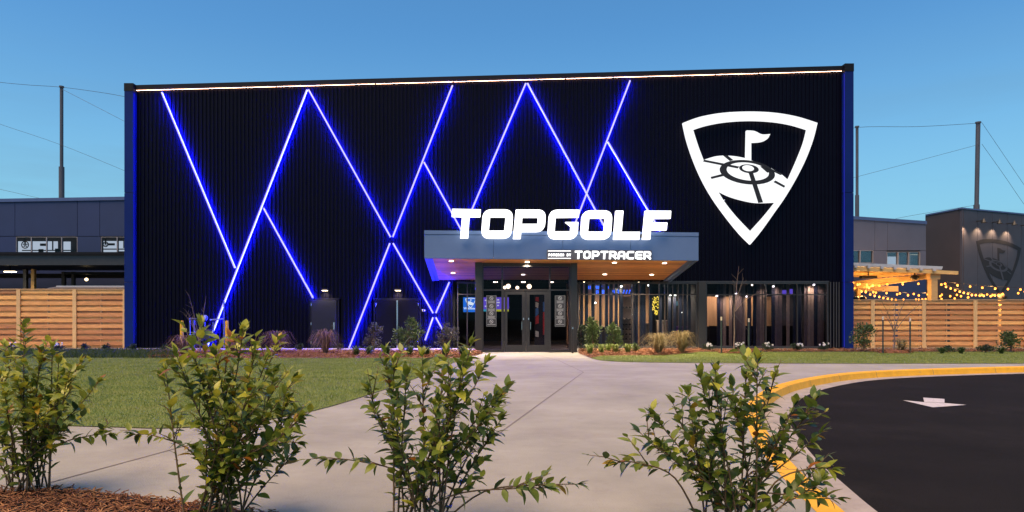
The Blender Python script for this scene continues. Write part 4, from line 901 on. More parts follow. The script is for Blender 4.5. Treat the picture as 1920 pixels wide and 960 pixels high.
for r_ in ((194, 452, 219, 474), (223, 452, 260, 471)): slab('interior_light', PL, rect(*r_), .03, M['win_lit'], lb, -1.9)
m = MB()
for cx, cy, r_ in ((47, 459, 6.5), (198, 458, 4.5)):
    c = PL.pt(cx, cy, -1.5); R = r_ / F * 45
    for k in range(24):
        a0, a1 = 2 * math.pi * k / 24, 2 * math.pi * (k + 1) / 24; m.tube([c + Vector((R * math.cos(a0), 0, R * math.sin(a0))), c + Vector((R * math.cos(a1), 0, R * math.sin(a1)))], .035, 4)
    for k in range(5):
        a0 = 2 * math.pi * k / 5; m.prism([c, c + Vector((R * .7 * math.cos(a0), 0, R * .7 * math.sin(a0))), c + Vector((R * .7 * math.cos(a0 + .6), 0, R * .7 * math.sin(a0 + .6)))], (0, .03, 0))
    m.tube([c, c + Vector((0, 0, R * 2.2))], .05, 5)
build('fan', m, M['black'], lb)
m = MB()
for (p, q, r_, s_) in ((41, 468.5, 140, 470.3), (75, 456.5, 86, 461), (103, 466, 112, 474), (72, 467, 80, 474), (97.5, 452, 98.5, 470), (201, 456, 214, 460), (193, 466, 240, 468), (231, 452, 232, 465)):
    a, b = PL.pt(p, q, -1.7), PL.pt(r_, s_, -1.7); m.box(a, b + Vector((0, .1, 0)))
build('equipment', m, M['black'], lb)
# carport in front of it
YC = 37.0; PC = fr(YC)
cpt = thing('carport', (wx(110, YC), YC, 0), 'dark flat roofed carport behind the warm cedar fence', 'carport')
slab('roof_edge', PC, rect(-330, 472.5, 262, 477.5), 6.0, M['black_metal'], cpt, .15)
slab('fascia_beam', PC, rect(-330, 477.6, 262, 497), .3, M['trim_grey'], cpt)
slab('roof_underside', fr(YC), rect(-330, 492, 262, 493), 6.0, M['black_metal'], cpt, -.32)
slab('rear_beam', fr(YC + 5.6), rect(-330, 513, 290, 521), .3, M['black_metal'], cpt)
slab('cross_beam', fr(YC + 2.6), rect(120, 510, 290, 514), .2, M['black_metal'], cpt)
for x, w in ((46, 6), (61, 6), (118, 6), (136, 5)):
    Y = YC + (5.2 if x > 100 else 3.0); m = MB(); m.box((wx(x - w / 2, Y), Y, 0), (wx(x + w / 2, Y), Y + .2, wz(497, YC))); build('post', m, M['trim_grey'] if x != 61 else M['pergola'], cpt)
Y = YC + 2; p = Vector((wx(19, Y), Y, wz(510.5, Y)))
t = thing('carport_lamp', p, 'warm lamp glowing under the carport roof', 'lamp')
m = MB(); m.box(p + Vector((-.28, -.1, 0)), p + Vector((.28, .1, .05))); build('lens', m, M['lamp_warm'], t)
m = MB(); m.tube([p + Vector((0, 0, .05)), p + Vector((0, 0, .5))], .03, 6); m.box(p + Vector((-.3, -.12, .052)), p + Vector((.3, .12, .1))); build('housing', m, M['black_metal'], t)
spot(t, p + Vector((0, 0, -.05)), 60, 150, (1, .66, .3))
t = thing('carport_lamp', PC.pt(162, 524, -4), 'tiny dim lamp hanging deep under the carport', 'lamp'); c = PC.pt(162, 524, -4)
m = MB(); m.ball(c, .09, 8, 6); build('globe', m, M['globe'], t); m = MB(); m.tube([c + Vector((0, 0, .09)), c + Vector((0, 0, .8))], .012, 5); build('cord', m, M['black'], t)
Y = 34.5; t = thing('parked_car', (wx(165, Y), Y, 0), 'dark parked vehicle whose roof shows above the cedar fence', 'car')   # a van roof over the fence
A = lambda x, y: Vector((wx(x, Y), Y, wz(y, Y)))
m = MB(); m.prism([A(70, 600), A(74, 560), A(80, 545), A(90, 539.5), A(104, 537.5), A(236, 537.5), A(240, 545), A(240, 600)], (0, 1.9, 0)); build('body', m, M['car_grey'], t, bevel=.05)
m = MB(); m.prism([A(77, 557) + Vector((0, -.01, 0)), A(82, 546) + Vector((0, -.01, 0)), A(110, 544) + Vector((0, -.01, 0)), A(110, 557) + Vector((0, -.01, 0))], (0, .008, 0)); build('window', m, M['black'], t)
for x in (95, 212):
    m = MB(); m.tube([A(x, 640) + Vector((0, -.01, 0)), A(x, 640) + Vector((0, .25, 0))], .36, 18); build('wheel', m, M['black'], t)
m = MB(); m.box(A(72, 640), A(240, 600) + Vector((0, 1.9, 0))); build('lower_body', m, M['car_grey'], t)
m = MB(); m.box(A(103, 537.4) + Vector((0, .1, 0)), A(237, 535.5) + Vector((0, .16, 0))); build('roof_rail', m, M['roof_metal'], t)

# right-hand range building
A0 = ray(1585, H0) * 42; A1 = ray(1735, H0) * 44.6
PR = Plane((A0.x, A0.y), (A1.x, A1.y))
rb = thing('range_building', (A0.x + 2, 43.5, 0), 'grey panelled building with dark windows behind the timber pergola', 'building')
rt = lambda x: 410.5 + (x - 1590) * .066
for a, b in ((1540, 1640), (1640.6, 1664), (1664.6, 1736)):
    slab('wall_panel', PR, [(a, rt(a)), (a, 469.4), (b, 469.4), (b, rt(b))], .12, M['panel_grey'], rb)
for a, b in ((1540, 1590), (1638, 1662.5), (1726, 1736)): slab('wall_panel', PR, rect(a, 470, b, 512), .12, M['panel_grey'], rb)
for a, b, c in ((1590, 1638, 493.5), (1662.5, 1726, 500.5)): slab('wall_panel', PR, rect(a, c, b, 512.2), .12, M['panel_grey'], rb)
slab('wall_panel', PR, rect(1540, 512.5, 1736, 660), .12, M['panel_blue'], rb)
slab('coping', PR, [(1540, rt(1540) - 6), (1540, rt(1540)), (1738, rt(1738)), (1738, rt(1738) - 6)], .4, M['coping'], rb, .06)
slab('back_wall', PR, rect(1540, 415, 1736, 475), .15, M['black_metal'], rb, -.14)
winrow(rb, PR, [1590.5, 1613, 1637.5], 469.5, 493, [(M['win_black'], (1585, 465, 1645, 500))], M['win_frame'], depth=.5)
winrow(rb, PR, [1663, 1684, 1704.5, 1725.5], 472, 500, [(M['win_black'], (1655, 465, 1732, 505))], M['win_frame'], depth=.9)
for r_, mm in (((1664, 481, 1680, 500), 'win_lit'), ((1686, 479, 1703, 500), 'win_warm'), ((1707, 477, 1723, 500), 'win_warm')): slab('interior_light', PR, rect(*r_), .03, M[mm], rb, -.8)
m = MB()
for x in [1687 + i * 2.6 for i in range(7)] + [1708 + i * 2.4 for i in range(7)]: m.box(PR.pt(x, 478, -.5), PR.pt(x + 1.3, 500, -.55))
build('blind', m, M['panel_grey'], rb)
# dark corner building with the painted emblem
C0 = ray(1804, H0) * 45; C1 = ray(1735, H0) * 48.03; C2 = ray(1920, H0) * 47.5
PBL = Plane((C1.x, C1.y), (C0.x, C0.y)); PBR = Plane((C0.x, C0.y), (C2.x, C2.y))
db = thing('tower_building', (C0.x + 2, 46.5, 0), 'dark corner building with large painted shield on its panels', 'building')
slab('side_wall', PBL, [(1735, 405), (1735, 659), (1803.5, 660), (1803.5, 392)], .15, M['panel_brown'], db)
slab('side_coping', PBL, [(1735, 402), (1735, 404.6), (1803.5, 391.7), (1803.5, 389)], .3, M['coping'], db, .05)
bt = lambda x: 392 + (x - 1804) * .095
for a, b in ((1804, 1832.6), (1833, 1860.6), (1861, 1888.6), (1889, 1915), (1915.4, 1945), (1945.4, 2010)):
    slab('wall_panel', PBR, [(a, bt(a)), (a, 660), (b, 660), (b, bt(b))], .15, M['panel_dark'], db)
slab('coping', PBR, [(1804, 389), (1804, 391.6), (2010, bt(2010) - .4), (2010, bt(2010) - 3)], .3, M['coping'], db, .05)
emx = lambda v: (1832 + (v[0] - 38) / 897 * 84 + (v[1] - 470) * .004, 443 + (v[1] - 32) / 886 * 108 + (v[0] - 38) / 897 * 13 - (6 if 0 else 0))
pe = lambda v, o: PBR.pt(*emx(v), o)
m = MB(); m.shape([[pe(v, .012) for v in l] for l in (E_OUT, E_IN, E_LOW)], PBR.n * -.008); build('painted_shield', m, M['mural'], db)
m = MB()
for k, lp in enumerate(E_DARK): m.shape([[pe(v, .018 + .002 * k) for v in l] for l in lp], PBR.n * -.002)
build('painted_target', m, M['panel_dark'], db)
for i, (x, y) in enumerate(((1818, 417), (1847, 419), (1874.5, 421.5), (1901.5, 425))):
    w = PBR.pt(x + 13, y - 2, 0); a = w + PBR.n * .75 - PBR.u * .45
    t = thing('gooseneck_lamp', w, ['gooseneck lamp at the corner end of the row above the painted shield', 'second gooseneck lamp from the corner of the dark building', 'third gooseneck lamp from the corner of the dark building', 'gooseneck lamp farthest from the corner of the dark building'][i], 'wall lamp', 'gooseneck lamps on the dark building')
    m = MB(); m.tube([w, w + PBR.n * .5, a + Vector((0, 0, .1)), a], .03, 6); build('arm', m, M['black'], t)
    m = MB(); m.tube([a + Vector((0, 0, .05)), a + Vector((0, 0, -.05)), a + Vector((0, 0, -.2))], [.05, .11, .19], 12, cap=False); build('shade', m, M['black'], t)
    m = MB(); m.ball(a + Vector((0, 0, -.02)), .045, 8, 6); build('bulb', m, M['lamp_warm'], t)
    aim = (PBR.pt(x, y + 40, 0) - a); q = (-aim).to_track_quat('Z', 'Y').to_euler()
    spot(t, PBR.pt(x, y + 4, .4), 150, 100, (1, .62, .34), q, .9, .04)
# ------------------------------------------------------------------ net poles and cables
def pole(x, yt, ystep, ylow, w1, w2, Y, label, lean=0):
    t = thing('net_pole', (wx(x, Y), Y, 0), label, 'pole', 'tall net poles behind the buildings')
    s_ = Y / F; zt = wz(yt, Y); X = wx(x, Y); L_ = lean * s_
    zs = wz(ystep, Y)
    m = MB(); m.tube([(X - L_, Y, 0), (X - L_ * .6, Y, zs)], w2 / 2 * s_, 12); build('sleeve', m, M['pole'], t)
    m = MB(); m.tube([(X - L_ * .6, Y, zs - .3), (X, Y, zt)], w1 / 2 * s_, 12); build('shaft', m, M['pole'], t)
    m = MB(); m.tube([(X, Y, zt), (X, Y, zt + .12)], w1 / 2 * s_ + .06, 12); build('cap', m, M['pole'], t)
YN = 62
pole(115.5, 164, 313, 372, 6, 9.5, YN, 'dark net pole rising above the blue grey building'); pole(1607, 239, 366, 405, 5, 7, YN, 'thinner net pole close beside the blue fin'); pole(1834, 231, 384, 392, 7.4, 10, YN, 'tilted thick net pole above the dark corner building', 5)
def cable(pts, label, r=.014):
    m = MB(); ps = [Vector((wx(x, YN), YN - .2, wz(y, YN))) for x, y in pts]; m.tube(sm(ps, 5), r, 5)
    tag(build('net_cable', m, M['cable']), label, 'cable', 'cables strung between the net poles')
cable([(-120, 142), (0, 155.5), (60, 161), (114, 164.5), (180, 173), (238, 183), (330, 204)], 'topmost thin cable over the pole beside the blue grey building', .018)
cable([(118, 168), (238, 230), (330, 280)], 'thin stay cable dropping from the pole top to the black building')
cable([(-100, 197), (0, 233), (115, 272), (238, 322), (320, 358)], 'thin cable crossing the middle of the pole beside the black building')
cable([(-100, 332), (0, 355), (80, 373), (150, 388)], 'lowest thin cable meeting the roof of the blue grey building')
cable([(1540, 256), (1606, 240), (1720, 238.5), (1833, 232)], 'top cable joining the two poles beyond the pergola', .018)
cable([(1540, 350), (1606, 332), (1720, 302), (1832, 272)], 'lower cable slanting between the two poles beyond the pergola')
cable([(1838, 231), (1920, 352), (1990, 455)], 'upper stay cable falling from the tilted pole'); cable([(1838, 271), (1880, 330), (1920, 388), (1990, 480)], 'lower stay cable falling from the tilted pole')
cable([(1640, 420), (1700, 406), (1822, 386)], 'thin cable running to the foot of the tilted pole')

# ------------------------------------------------------------------ pergola and string lights
YG = 36.0
pg = thing('pergola', (wx(1690, YG), YG, 0), 'honey coloured timber pergola with pale metal roof behind the fence', 'pergola')
g = lambda x, y, o=0: Vector((wx(x, YG + o), YG + o, wz(y, YG + o)))
m = MB(); m.prism([g(1560, 491), g(1560, 497), g(1766, 505.5), g(1768, 499.5)], (0, 6, 0)); build('roof', m, M['roof_metal'], pg)
for x in [1604 + 24.6 * i for i in range(7)]:
    yy = 497 + (x - 1590) * .043; m = MB(); m.box(g(x - 1.6, yy - 1.2, -.12), g(x + 1.6, yy + 4.4, -.02)); build('rafter_end', m, M['roof_metal'], pg)
m = MB(); m.prism([g(1560, 498), g(1560, 506), g(1797, 514.5), g(1797, 508.4)], (0, .16, 0)); build('front_beam', m, M['pergola'], pg)
m = MB(); m.box((wx(1750.5, YG), YG + .17, 0), (wx(1762, YG), YG + .5, wz(513, YG))); build('post', m, M['pergola'], pg)
m = MB(); m.box((wx(1748, YG), YG + .16, wz(523, YG)), (wx(1767, YG), YG + .55, wz(511.5, YG))); build('post_cap', m, M['pergola'], pg)
o_ = 4.6
m = MB(); m.prism([Vector((wx(1757, YG) - .1, YG + .56, wz(512, YG))), Vector((wx(1757, YG) - .1, YG + .56, wz(522, YG))), Vector((wx(1560, YG + 5), YG + 5.2, wz(548, YG + 5))), Vector((wx(1560, YG + 5), YG + 5.2, wz(532, YG + 5)))], (-.12, -.12, 0)); build('side_beam', m, M['pergola'], pg)
m = MB(); m.box((wx(1560, YG + 5), YG + 5.3, wz(546, YG + 5)), (wx(1690, YG + 5), YG + 5.46, wz(536, YG + 5))); build('rear_beam', m, M['pergola'], pg)
m = MB(); m.box((wx(1608, YG + 5), YG + 5.0, 0), (wx(1614, YG + 5), YG + 5.2, wz(536, YG + 5))); build('post', m, M['pergola'], pg)
for k in range(9):
    y = YG + .6 + k * .55; m = MB(); zc = wz(506, YG) - .02; m.prism([(wx(1560, YG), y, wz(500, YG)), (wx(1560, YG), y, wz(504, YG)), (wx(1757, YG), y, wz(511, YG)), (wx(1757, YG), y, wz(507.5, YG))], (0, .06, 0)); build('rafter', m, M['pergola'], pg)
for x, y, Yo, w, label in ((1628, 520, 1.5, 15, 'black patio heater hanging near the blue fin'), (1715, 520, .8, 8, 'small black speaker hanging beside the pergola post')):
    c = g(x, y, Yo); t = thing('hanging_unit', c, label, 'heater' if w > 10 else 'speaker'); s_ = (YG + Yo) / F
    m = MB(); m.box(c + Vector((-w * s_, -.12, -2.6 * s_)), c + Vector((w * s_, .12, 3.2 * s_))) if w > 10 else m.ball(c, 7 * s_, 12, 8, (1, 1, .75)); build('body', m, M['black'], t, bevel=.02 if w > 10 else 0)
    m = MB(); m.tube([c, c + Vector((0, 0, 14 * s_))], .03, 6); build('hanger', m, M['black'], t)
for x, label in ((1604, 'dark shallow planter bowl near the blue fin above the fence'), (1618, 'dark planter bowl beside the rear pergola post')):
    c = g(x, 559, 1.0); t = thing('hanging_bowl', c, label, 'bowl'); m = MB(); m.ball(c, .17, 12, 8, (1, 1, .7), -1); build('bowl', m, M['black'], t, smooth=True)
    m = MB(); m.tube([c, c + Vector((0, 0, .6))], .01, 5); build('hanger', m, M['black'], t)
z4b = lambda X, Y: (1580 + X / 4.8, 480 + Y / 4.8)
STR = [('string of warm bulbs spanning highest across the dark building', 36.6, [(922, 250), (1033, 263), (1147, 275), (1257, 285), (1373, 292), (1488, 298), (1600, 302), (1720, 300)]),
       ('string of warm bulbs sagging from the pergola post towards the planter', 36.9, [(888, 257), (930, 277), (972, 292), (1012, 308), (1053, 320), (1090, 331), (1128, 340), (1163, 350), (1198, 352), (1233, 356), (1270, 358), (1332, 362), (1370, 355), (1402, 353), (1440, 342)]),
       ('string of warm bulbs low over the fence right of the pergola post', 38.5, [(878, 362), (968, 362), (1028, 350), (1065, 362), (1130, 372), (1163, 352), (1255, 352), (1300, 346), (1350, 352), (1435, 350)]),
       ('short string of warm bulbs touching the fence beside the post', 40.0, [(893, 348), (890, 387), (1008, 382), (1128, 374)]),
       ('string of warm bulbs under the pergola roof', 37.5, [(95, 242), (135, 255), (155, 253), (218, 260), (270, 262), (330, 268), (402, 255), (540, 252), (682, 250)]),
       ('string of warm bulbs dipping behind the fence near the blue fin', 37.2, [(112, 290), (170, 318), (208, 325), (248, 347), (288, 358), (330, 368), (366, 378), (406, 385), (442, 392), (478, 396)]),
       ('string of warm bulbs hanging level below the side beam', 39.0, [(208, 318), (238, 283), (277, 325), (300, 330), (395, 333), (490, 345), (515, 337), (588, 352), (640, 342), (685, 355), (765, 345), (780, 360)]),
       ('string of warm bulbs just above the fence rail left of the post', 40.5, [(548, 393), (660, 392), (685, 393), (717, 391), (747, 388), (775, 390)]),
       ('two warm bulbs at the far end of the fence', 38.0, [(1580, 335), (1640, 322), (1720, 310)])]
bm_ = MB(); bm_.ball((0, 0, 0), .047, 10, 8, (1, 1, 1.25)); BULB = None
for lab, Y, pts in STR:
    ps = [Vector((wx(z4b(*p)[0], Y), Y, wz(z4b(*p)[1], Y))) for p in pts]
    t = thing('string_light', ps[0], lab, 'string lights', 'warm string lights over the patio')
    m = MB(); m.tube([p + Vector((0, 0, .11)) for p in ps], .01, 4); build('wire', m, M['black'], t)
    for p in ps:
        if BULB is None: b = build('bulb', bm_, M['bulb'], t, smooth=True, local=True); BULB = b
        else: b = clone(BULB, t)
        b.location = p - ps[0]
    if Y in (37.5, 37.2, 39.0, 36.9, 36.6):
        for p in ps[1::3]:
            ld = bpy.data.lights.new('bulb_light', 'POINT'); ld.energy = 48; ld.color = (1, .5, .15); ld.shadow_soft_size = .08
            lo_ = bpy.data.objects.new('bulb_light', ld); COL.objects.link(lo_); lo_.parent = t; lo_.location = p - ps[0] + Vector((0, 0, -.12))
# planter pole at the far end of the string
Y = 37.0; t = thing('planter_post', (wx(1880, Y), Y, 0), 'stout timber post carrying the string lights behind the fence', 'post')
m = MB(); m.box((wx(1877, Y), Y, 0), (wx(1883.5, Y), Y + .2, wz(551, Y))); build('post', m, M['cedar_post'], t); m = MB(); m.tube([(wx(1880, Y), Y + .05, wz(561, Y)), (wx(1880, Y), Y + .05, wz(556, Y))], [.17, .25], 12); build('bowl', m, M['black'], t)

# ------------------------------------------------------------------ bed plants
def leaf_cloud(n, rx, ry, h, size, bottom=.12):
    v = []; f = []; lobes = []
    for k in range(9):
        a = random.random() * 6.28; q = random.random() ** .5; z = random.uniform(.25, .88); w = .78 * math.sin(math.pi * min(1, .22 + z * .72))
        lobes.append((math.cos(a) * q * rx * w, math.sin(a) * q * ry * w, z * h, random.uniform(.22, .42)))
    lobes.append((rx * random.uniform(-.25, .25), 0, .92 * h, .2)); lobes.append((0, 0, .35 * h, .45))
    for i in range(n):
        lx, ly, lz, lr = random.choice(lobes)
        g_ = Vector((random.gauss(0, 1), random.gauss(0, 1), random.gauss(0, 1))).normalized() * random.random() ** .4 * (1.25 if random.random() < .1 else 1)
        c = Vector((lx + g_.x * lr * rx * 1.25, ly + g_.y * lr * ry * 1.25, max(.03, lz + g_.z * lr * h * .62)))
        d = Vector((g_.x + random.gauss(0, .5), g_.y + random.gauss(0, .5), .55 + g_.z * .4 + random.gauss(0, .5))).normalized()
        s_ = d.cross(Vector((random.gauss(0, 1), random.gauss(0, 1), random.gauss(0, 1)))).normalized()
        l = size * (.6 + .7 * random.random()); k = len(v)
        v += [c, c + d * l * .5 + s_ * l * .24, c + d * l, c + d * l * .5 - s_ * l * .24]; f.append((k, k + 1, k + 2, k + 3))
    m = MB(); m.add(v, f); return m
def shrub(x, ybase, wpx, ytop, m_, label, Y=None, n=420, size=.11, name='garden_shrub', group=None, stems=7):
    b = G(x, ybase); Y = Y or b.y; s_ = Y / F; c = Vector((wx(x, Y), Y, .03)); h = wz(ytop, Y) - .03; r = wpx / 2 * s_
    t = thing(name, c, label, 'shrub', group)
    o = build('foliage', leaf_cloud(int(n * 2.2), r, r, h, size), m_, t, local=True); o['kind'] = 'stuff'
    m = MB()
    for i in range(stems):
        a = random.random() * 6.28; q = r * .6 * random.random(); m.tube([(0, 0, 0), (math.cos(a) * q * .4, math.sin(a) * q * .4, h * .4), (math.cos(a) * q, math.sin(a) * q, h * .85)], [.014, .01, .004], 5)
    build('stem', m, M['bark'], t, local=True); return t
def tuft(x, ybase, wpx, ytop, m_, label, n=150, name='ornamental_grass', cat='grass', Y=None, curl=.95, wd=.010, group=None):
    b = G(x, ybase); Y = Y or b.y; s_ = Y / F; h = (wz(ytop, Y) - .02) * 1.08; r = wpx / 2 * s_ * 1.35; n = int(n * 1.7); m = MB()
    for i in range(n):
        a = random.random() * 6.28; rr = r * (.25 + .75 * random.random()); hh = h * (.35 + .72 * random.random()); sx, sy = math.cos(a), math.sin(a); w = wd * (.7 + .6 * random.random())
        px, py = -sy * w, sx * w; b0 = Vector((sx * .05 * random.random(), sy * .05 * random.random(), 0)); pts = []
        for k in range(5):
            q = k / 4; pts.append(b0 + Vector((sx * rr * q ** 1.25, sy * rr * q ** 1.25, hh * (math.sin(q * math.pi * (.5 + curl * .35 * rr / r)) ))))
        vs = []
        for k, p in enumerate(pts): ww = 1 - (k / 4) ** 2 * .85; vs += [p + Vector((px, py, 0)) * ww, p - Vector((px, py, 0)) * ww]
        m.add(vs, [(2 * k, 2 * k + 1, 2 * k + 3, 2 * k + 2) for k in range(4)])
    o = build(name, m, m_); o.location = (wx(x, Y), Y, .02); return tag(o, label, cat, group)
gG = 'ornamental grasses in the beds'
tuft(520, 664, 62, 624, M['muhly'], 'dusky pink ornamental grass in the middle of the mulch bed', 210, group=gG)
tuft(610, 666, 54, 622, M['muhly'], 'pinkish tan ornamental grass in front of the single grey door', 210, group=gG)
tuft(345, 667, 60, 632, M['muhly'], 'tan ornamental grass at the foot of the bollard nearer the fin', 170, group=gG)
tuft(440, 667, 60, 634, M['muhly'], 'tan ornamental grass beside the bollard on the door side', 170, group=gG)
tuft(1235, 665, 66, 628, M['straw'], 'arching straw coloured grass clump below the slat screen', 230, group=gG)
tuft(1278, 663, 58, 624, M['straw'], 'straw and green grass clump beside the steel pillar', 210, group=gG)
tuft(1690, 662, 34, 637, M['straw'], 'small hazy grass clump behind the staked bare tree', 140, group=gG)
shrub(700, 662, 42, 608, M['bush_dusk'], 'dusky thin leaved shrub beside the leaning blue tube', n=330, size=.10)
shrub(765, 663, 52, 598, M['bush_green'], 'tall green shrub in front of the double door', n=480, size=.12)
shrub(842, 664, 46, 607, M['bush_dusk'], 'rounded grey green shrub under the low tube crossing', n=420, size=.09)
shrub(1111, 661, 36, 598, M['bush_green'], 'bright green upright shrub nearest the entrance post', n=430, size=.12)
shrub(1090, 659, 30, 612, M['bush_dark'], 'dark shrub tucked behind the entrance post', n=320, size=.11)
shrub(1150, 660, 36, 608, M['bush_green'], 'mid green shrub in front of the cap shelves', n=380, size=.11)
shrub(1191, 662, 20, 645, M['bush_green'], 'low rounded green mound below the shelves', n=200, size=.07)
shrub(1620, 660, 58, 610, M['bush_green'], 'loose dark green shrub where fence meets the blue fin', n=430, size=.10)
shrub(1896, 661, 46, 624, M['bush_green'], 'green shrub against the far end of the pale fence', n=360, size=.10)
shrub(1848, 662, 34, 648, M['bush_dark'], 'low dark mound at the foot of the pale fence', n=200, size=.08)
shrub(1776, 662, 26, 650, M['bush_dark'], 'low dark mound left of the spiky green plant', n=180, size=.08)
for x, lab in ((562, 'small dark mound between the two pink grasses'), (637, 'small dark mound beside the grey door grass'), (158, 'small dark mound at the foot of the warm fence'), (200, 'small rounded shrub at the warm fence by the blue fin'), (249, 'small dark mound at the foot of the blue fin'), (310, 'small dark mound on the apron beside the black wall')):
    shrub(x, 659.5, 17, 646, M['bush_dark'], lab, n=160, size=.07, stems=3)
gL = 'strappy edging plants in the mulch'
for x, y, lab in ((692, 668, 'green strappy plant before the dusky shrub'), (668, 669, 'green strappy plant beside the leaning tube foot'), (725, 669, 'green strappy plant left of the tall shrub'), (768, 669, 'green strappy plant at the tall shrub'), (800, 669, 'green strappy plant left of the rounded shrub'), (835, 670, 'green strappy plant below the rounded shrub'), (868, 669, 'green strappy plant nearest the walkway')):
    tuft(x, y, 24, 650, M['bush_green'], lab, 46, 'edging_plant', 'plant', curl=.7, wd=.022, group=gL)
for x, y, lab in ((1106, 666, 'lime strappy plant at the corner of the walkway'), (1128, 665, 'lime strappy plant below the upright shrub'), (1141, 661, 'tall lime strappy plant between the two shrubs'), (1155, 664, 'lime strappy plant below the mid green shrub'), (1177, 664, 'lime strappy plant below the cap shelves'), (1766, 664, 'pale green strappy plant at the pale fence'), (1802, 664, 'spiky green plant at the pale fence'), (1877, 664, 'short green strappy plant near the fence end')):
    tuft(x, y, 22, 646 if x < 1200 else 652, M['bush_lime'] if x < 1200 else M['bush_green'], lab, 46, 'edging_plant', 'plant', curl=.7, wd=.022, group=gL)
gF = 'white flowering plants at the wall'
for x, w, lab in ((26, 24, 'white flowering plant at the end of the warm fence'), (106, 26, 'white flowering plant before the warm fence post'), (1327, 26, 'white flowering plant at the steel pillar foot'), (1385, 22, 'white flowering plant behind the bare tree'), (1437, 24, 'tallest white flowering plant below the tinted window'), (1494, 26, 'white flowering plant below the right tinted pane'), (1545, 22, 'white flowering plant at the window corner')):
    t = shrub(x, 659.3, w, 645, M['bush_dark'], lab, n=190, size=.07, name='flowering_plant', group=gF, stems=3); h = wz(645, t.location.y)
    for k in range(9):
        m = MB(); a = random.random() * 6.28; r = random.random() * w * .45 * t.location.y / F; c = Vector((math.cos(a) * r, math.sin(a) * r - .05, h * (.6 + .5 * random.random())))
        for q in range(5): m.ball(c + Vector((math.cos(q * 1.257) * .025, 0, math.sin(q * 1.257) * .025)), .017, 6, 4)
        build('blossom', m, M['petal'], t, local=True)
# bare staked trees
def sapling(x, yb, Y, tips, stakes, label, mound=True, fork=.45):
    c = Vector((wx(x, Y), Y, .02)); t = thing('bare_sapling', c, label, 'tree', 'bare young trees')
    T = [Vector((wx(a, Y), Y + random.uniform(-.3, .3), wz(b, Y))) - c for a, b in tips]
    fk = Vector((.02, 0, max(.3, min(q.z for q in T) * fork)))
    m = MB(); m.tube([(0, 0, 0), fk * .5 + Vector((.015, 0, 0)), fk], [.035, .028, .024], 8); build('trunk', m, M['twig'], t, local=True)
    for q in T:
        md = fk + (q - fk) * .45 + Vector((0, 0, .12)); m = MB(); m.tube(sm([fk, md, q], 4), [.018, .016, .014, .012, .011, .009, .007, .005, .004], 5)
        for k in range(5):
            s0 = fk + (q - fk) * random.uniform(.4, .95) + Vector((0, 0, .06)); m.tube([s0, s0 + Vector((random.uniform(-.2, .2), random.uniform(-.2, .2), random.uniform(.1, .3)))], [.006, .003], 4)
        build('branch', m, M['twig'], t, local=True)
    for i, (sx, st) in enumerate(stakes):
        s_ = thing('tree_stake', (wx(sx, Y - .3), Y - .3, .0), ('thin dark stake left of the ' if i == 0 else 'thin dark stake right of the ') + ('tree before the tinted window' if x < 1500 else 'tree before the pale fence'), 'stake', 'stakes beside the young trees')
        zt = wz(st, Y - .3); m = MB(); m.box((-.02, -.02, 0), (.02, .02, zt - .14)); build('rod', m, M['stake'], s_, local=True); m = MB(); m.box((-.024, -.024, zt - .139), (.024, .024, zt)); build('tip', m, M['sand'], s_, local=True)
        m = MB(); a = Vector((wx(sx, Y - .3), Y - .3, zt - .5)); m.tube([a, c + fk * .95], .006, 4); tag(build('tree_tie', m, M['cable']), ('thin tie from the left stake' if i == 0 else 'thin tie from the right stake') + (' at the tinted window tree' if x < 1500 else ' at the pale fence tree'), 'tie')
    if mound:
        m = MB(); m.ball((c.x, c.y, 0), .62, 18, 8, (1, .8, .22), 0); tag(build('mulch_mound', m, M['mulch'], smooth=True), 'round mulch mound under the ' + ('tree before the tinted window' if x < 1500 else 'tree before the pale fence'), 'mulch mound')
        ring = [(c.x + .7 * math.cos(k * .393), c.y + .55 * math.sin(k * .393)) for k in range(16)]
        chips('mulch_chips', ring, 500, .12, 'loose mulch around the ' + ('tree before the tinted window' if x < 1500 else 'tree before the pale fence'), .03, .1)
YT = 26.6
sapling(1376, 660, YT, [(1390, 498), (1397, 520), (1420, 548), (1366, 560), (1388, 560)], [(1352.5, 594), (1404, 597)], 'bare young tree staked before the tinted window', fork=.75)
sapling(1676, 662, YT, [(1677, 562), (1650, 566), (1697, 562), (1720, 570), (1690, 580), (1660, 585)], [(1655.5, 593), (1706.5, 596)], 'bare young tree staked before the pale fence', fork=.5)
sapling(374, 664, 26.0, [(358, 551), (381, 555), (340, 589), (348, 588), (385, 615)], [], 'bare dark twiggy tree in front of the gas meter', mound=False, fork=.4)

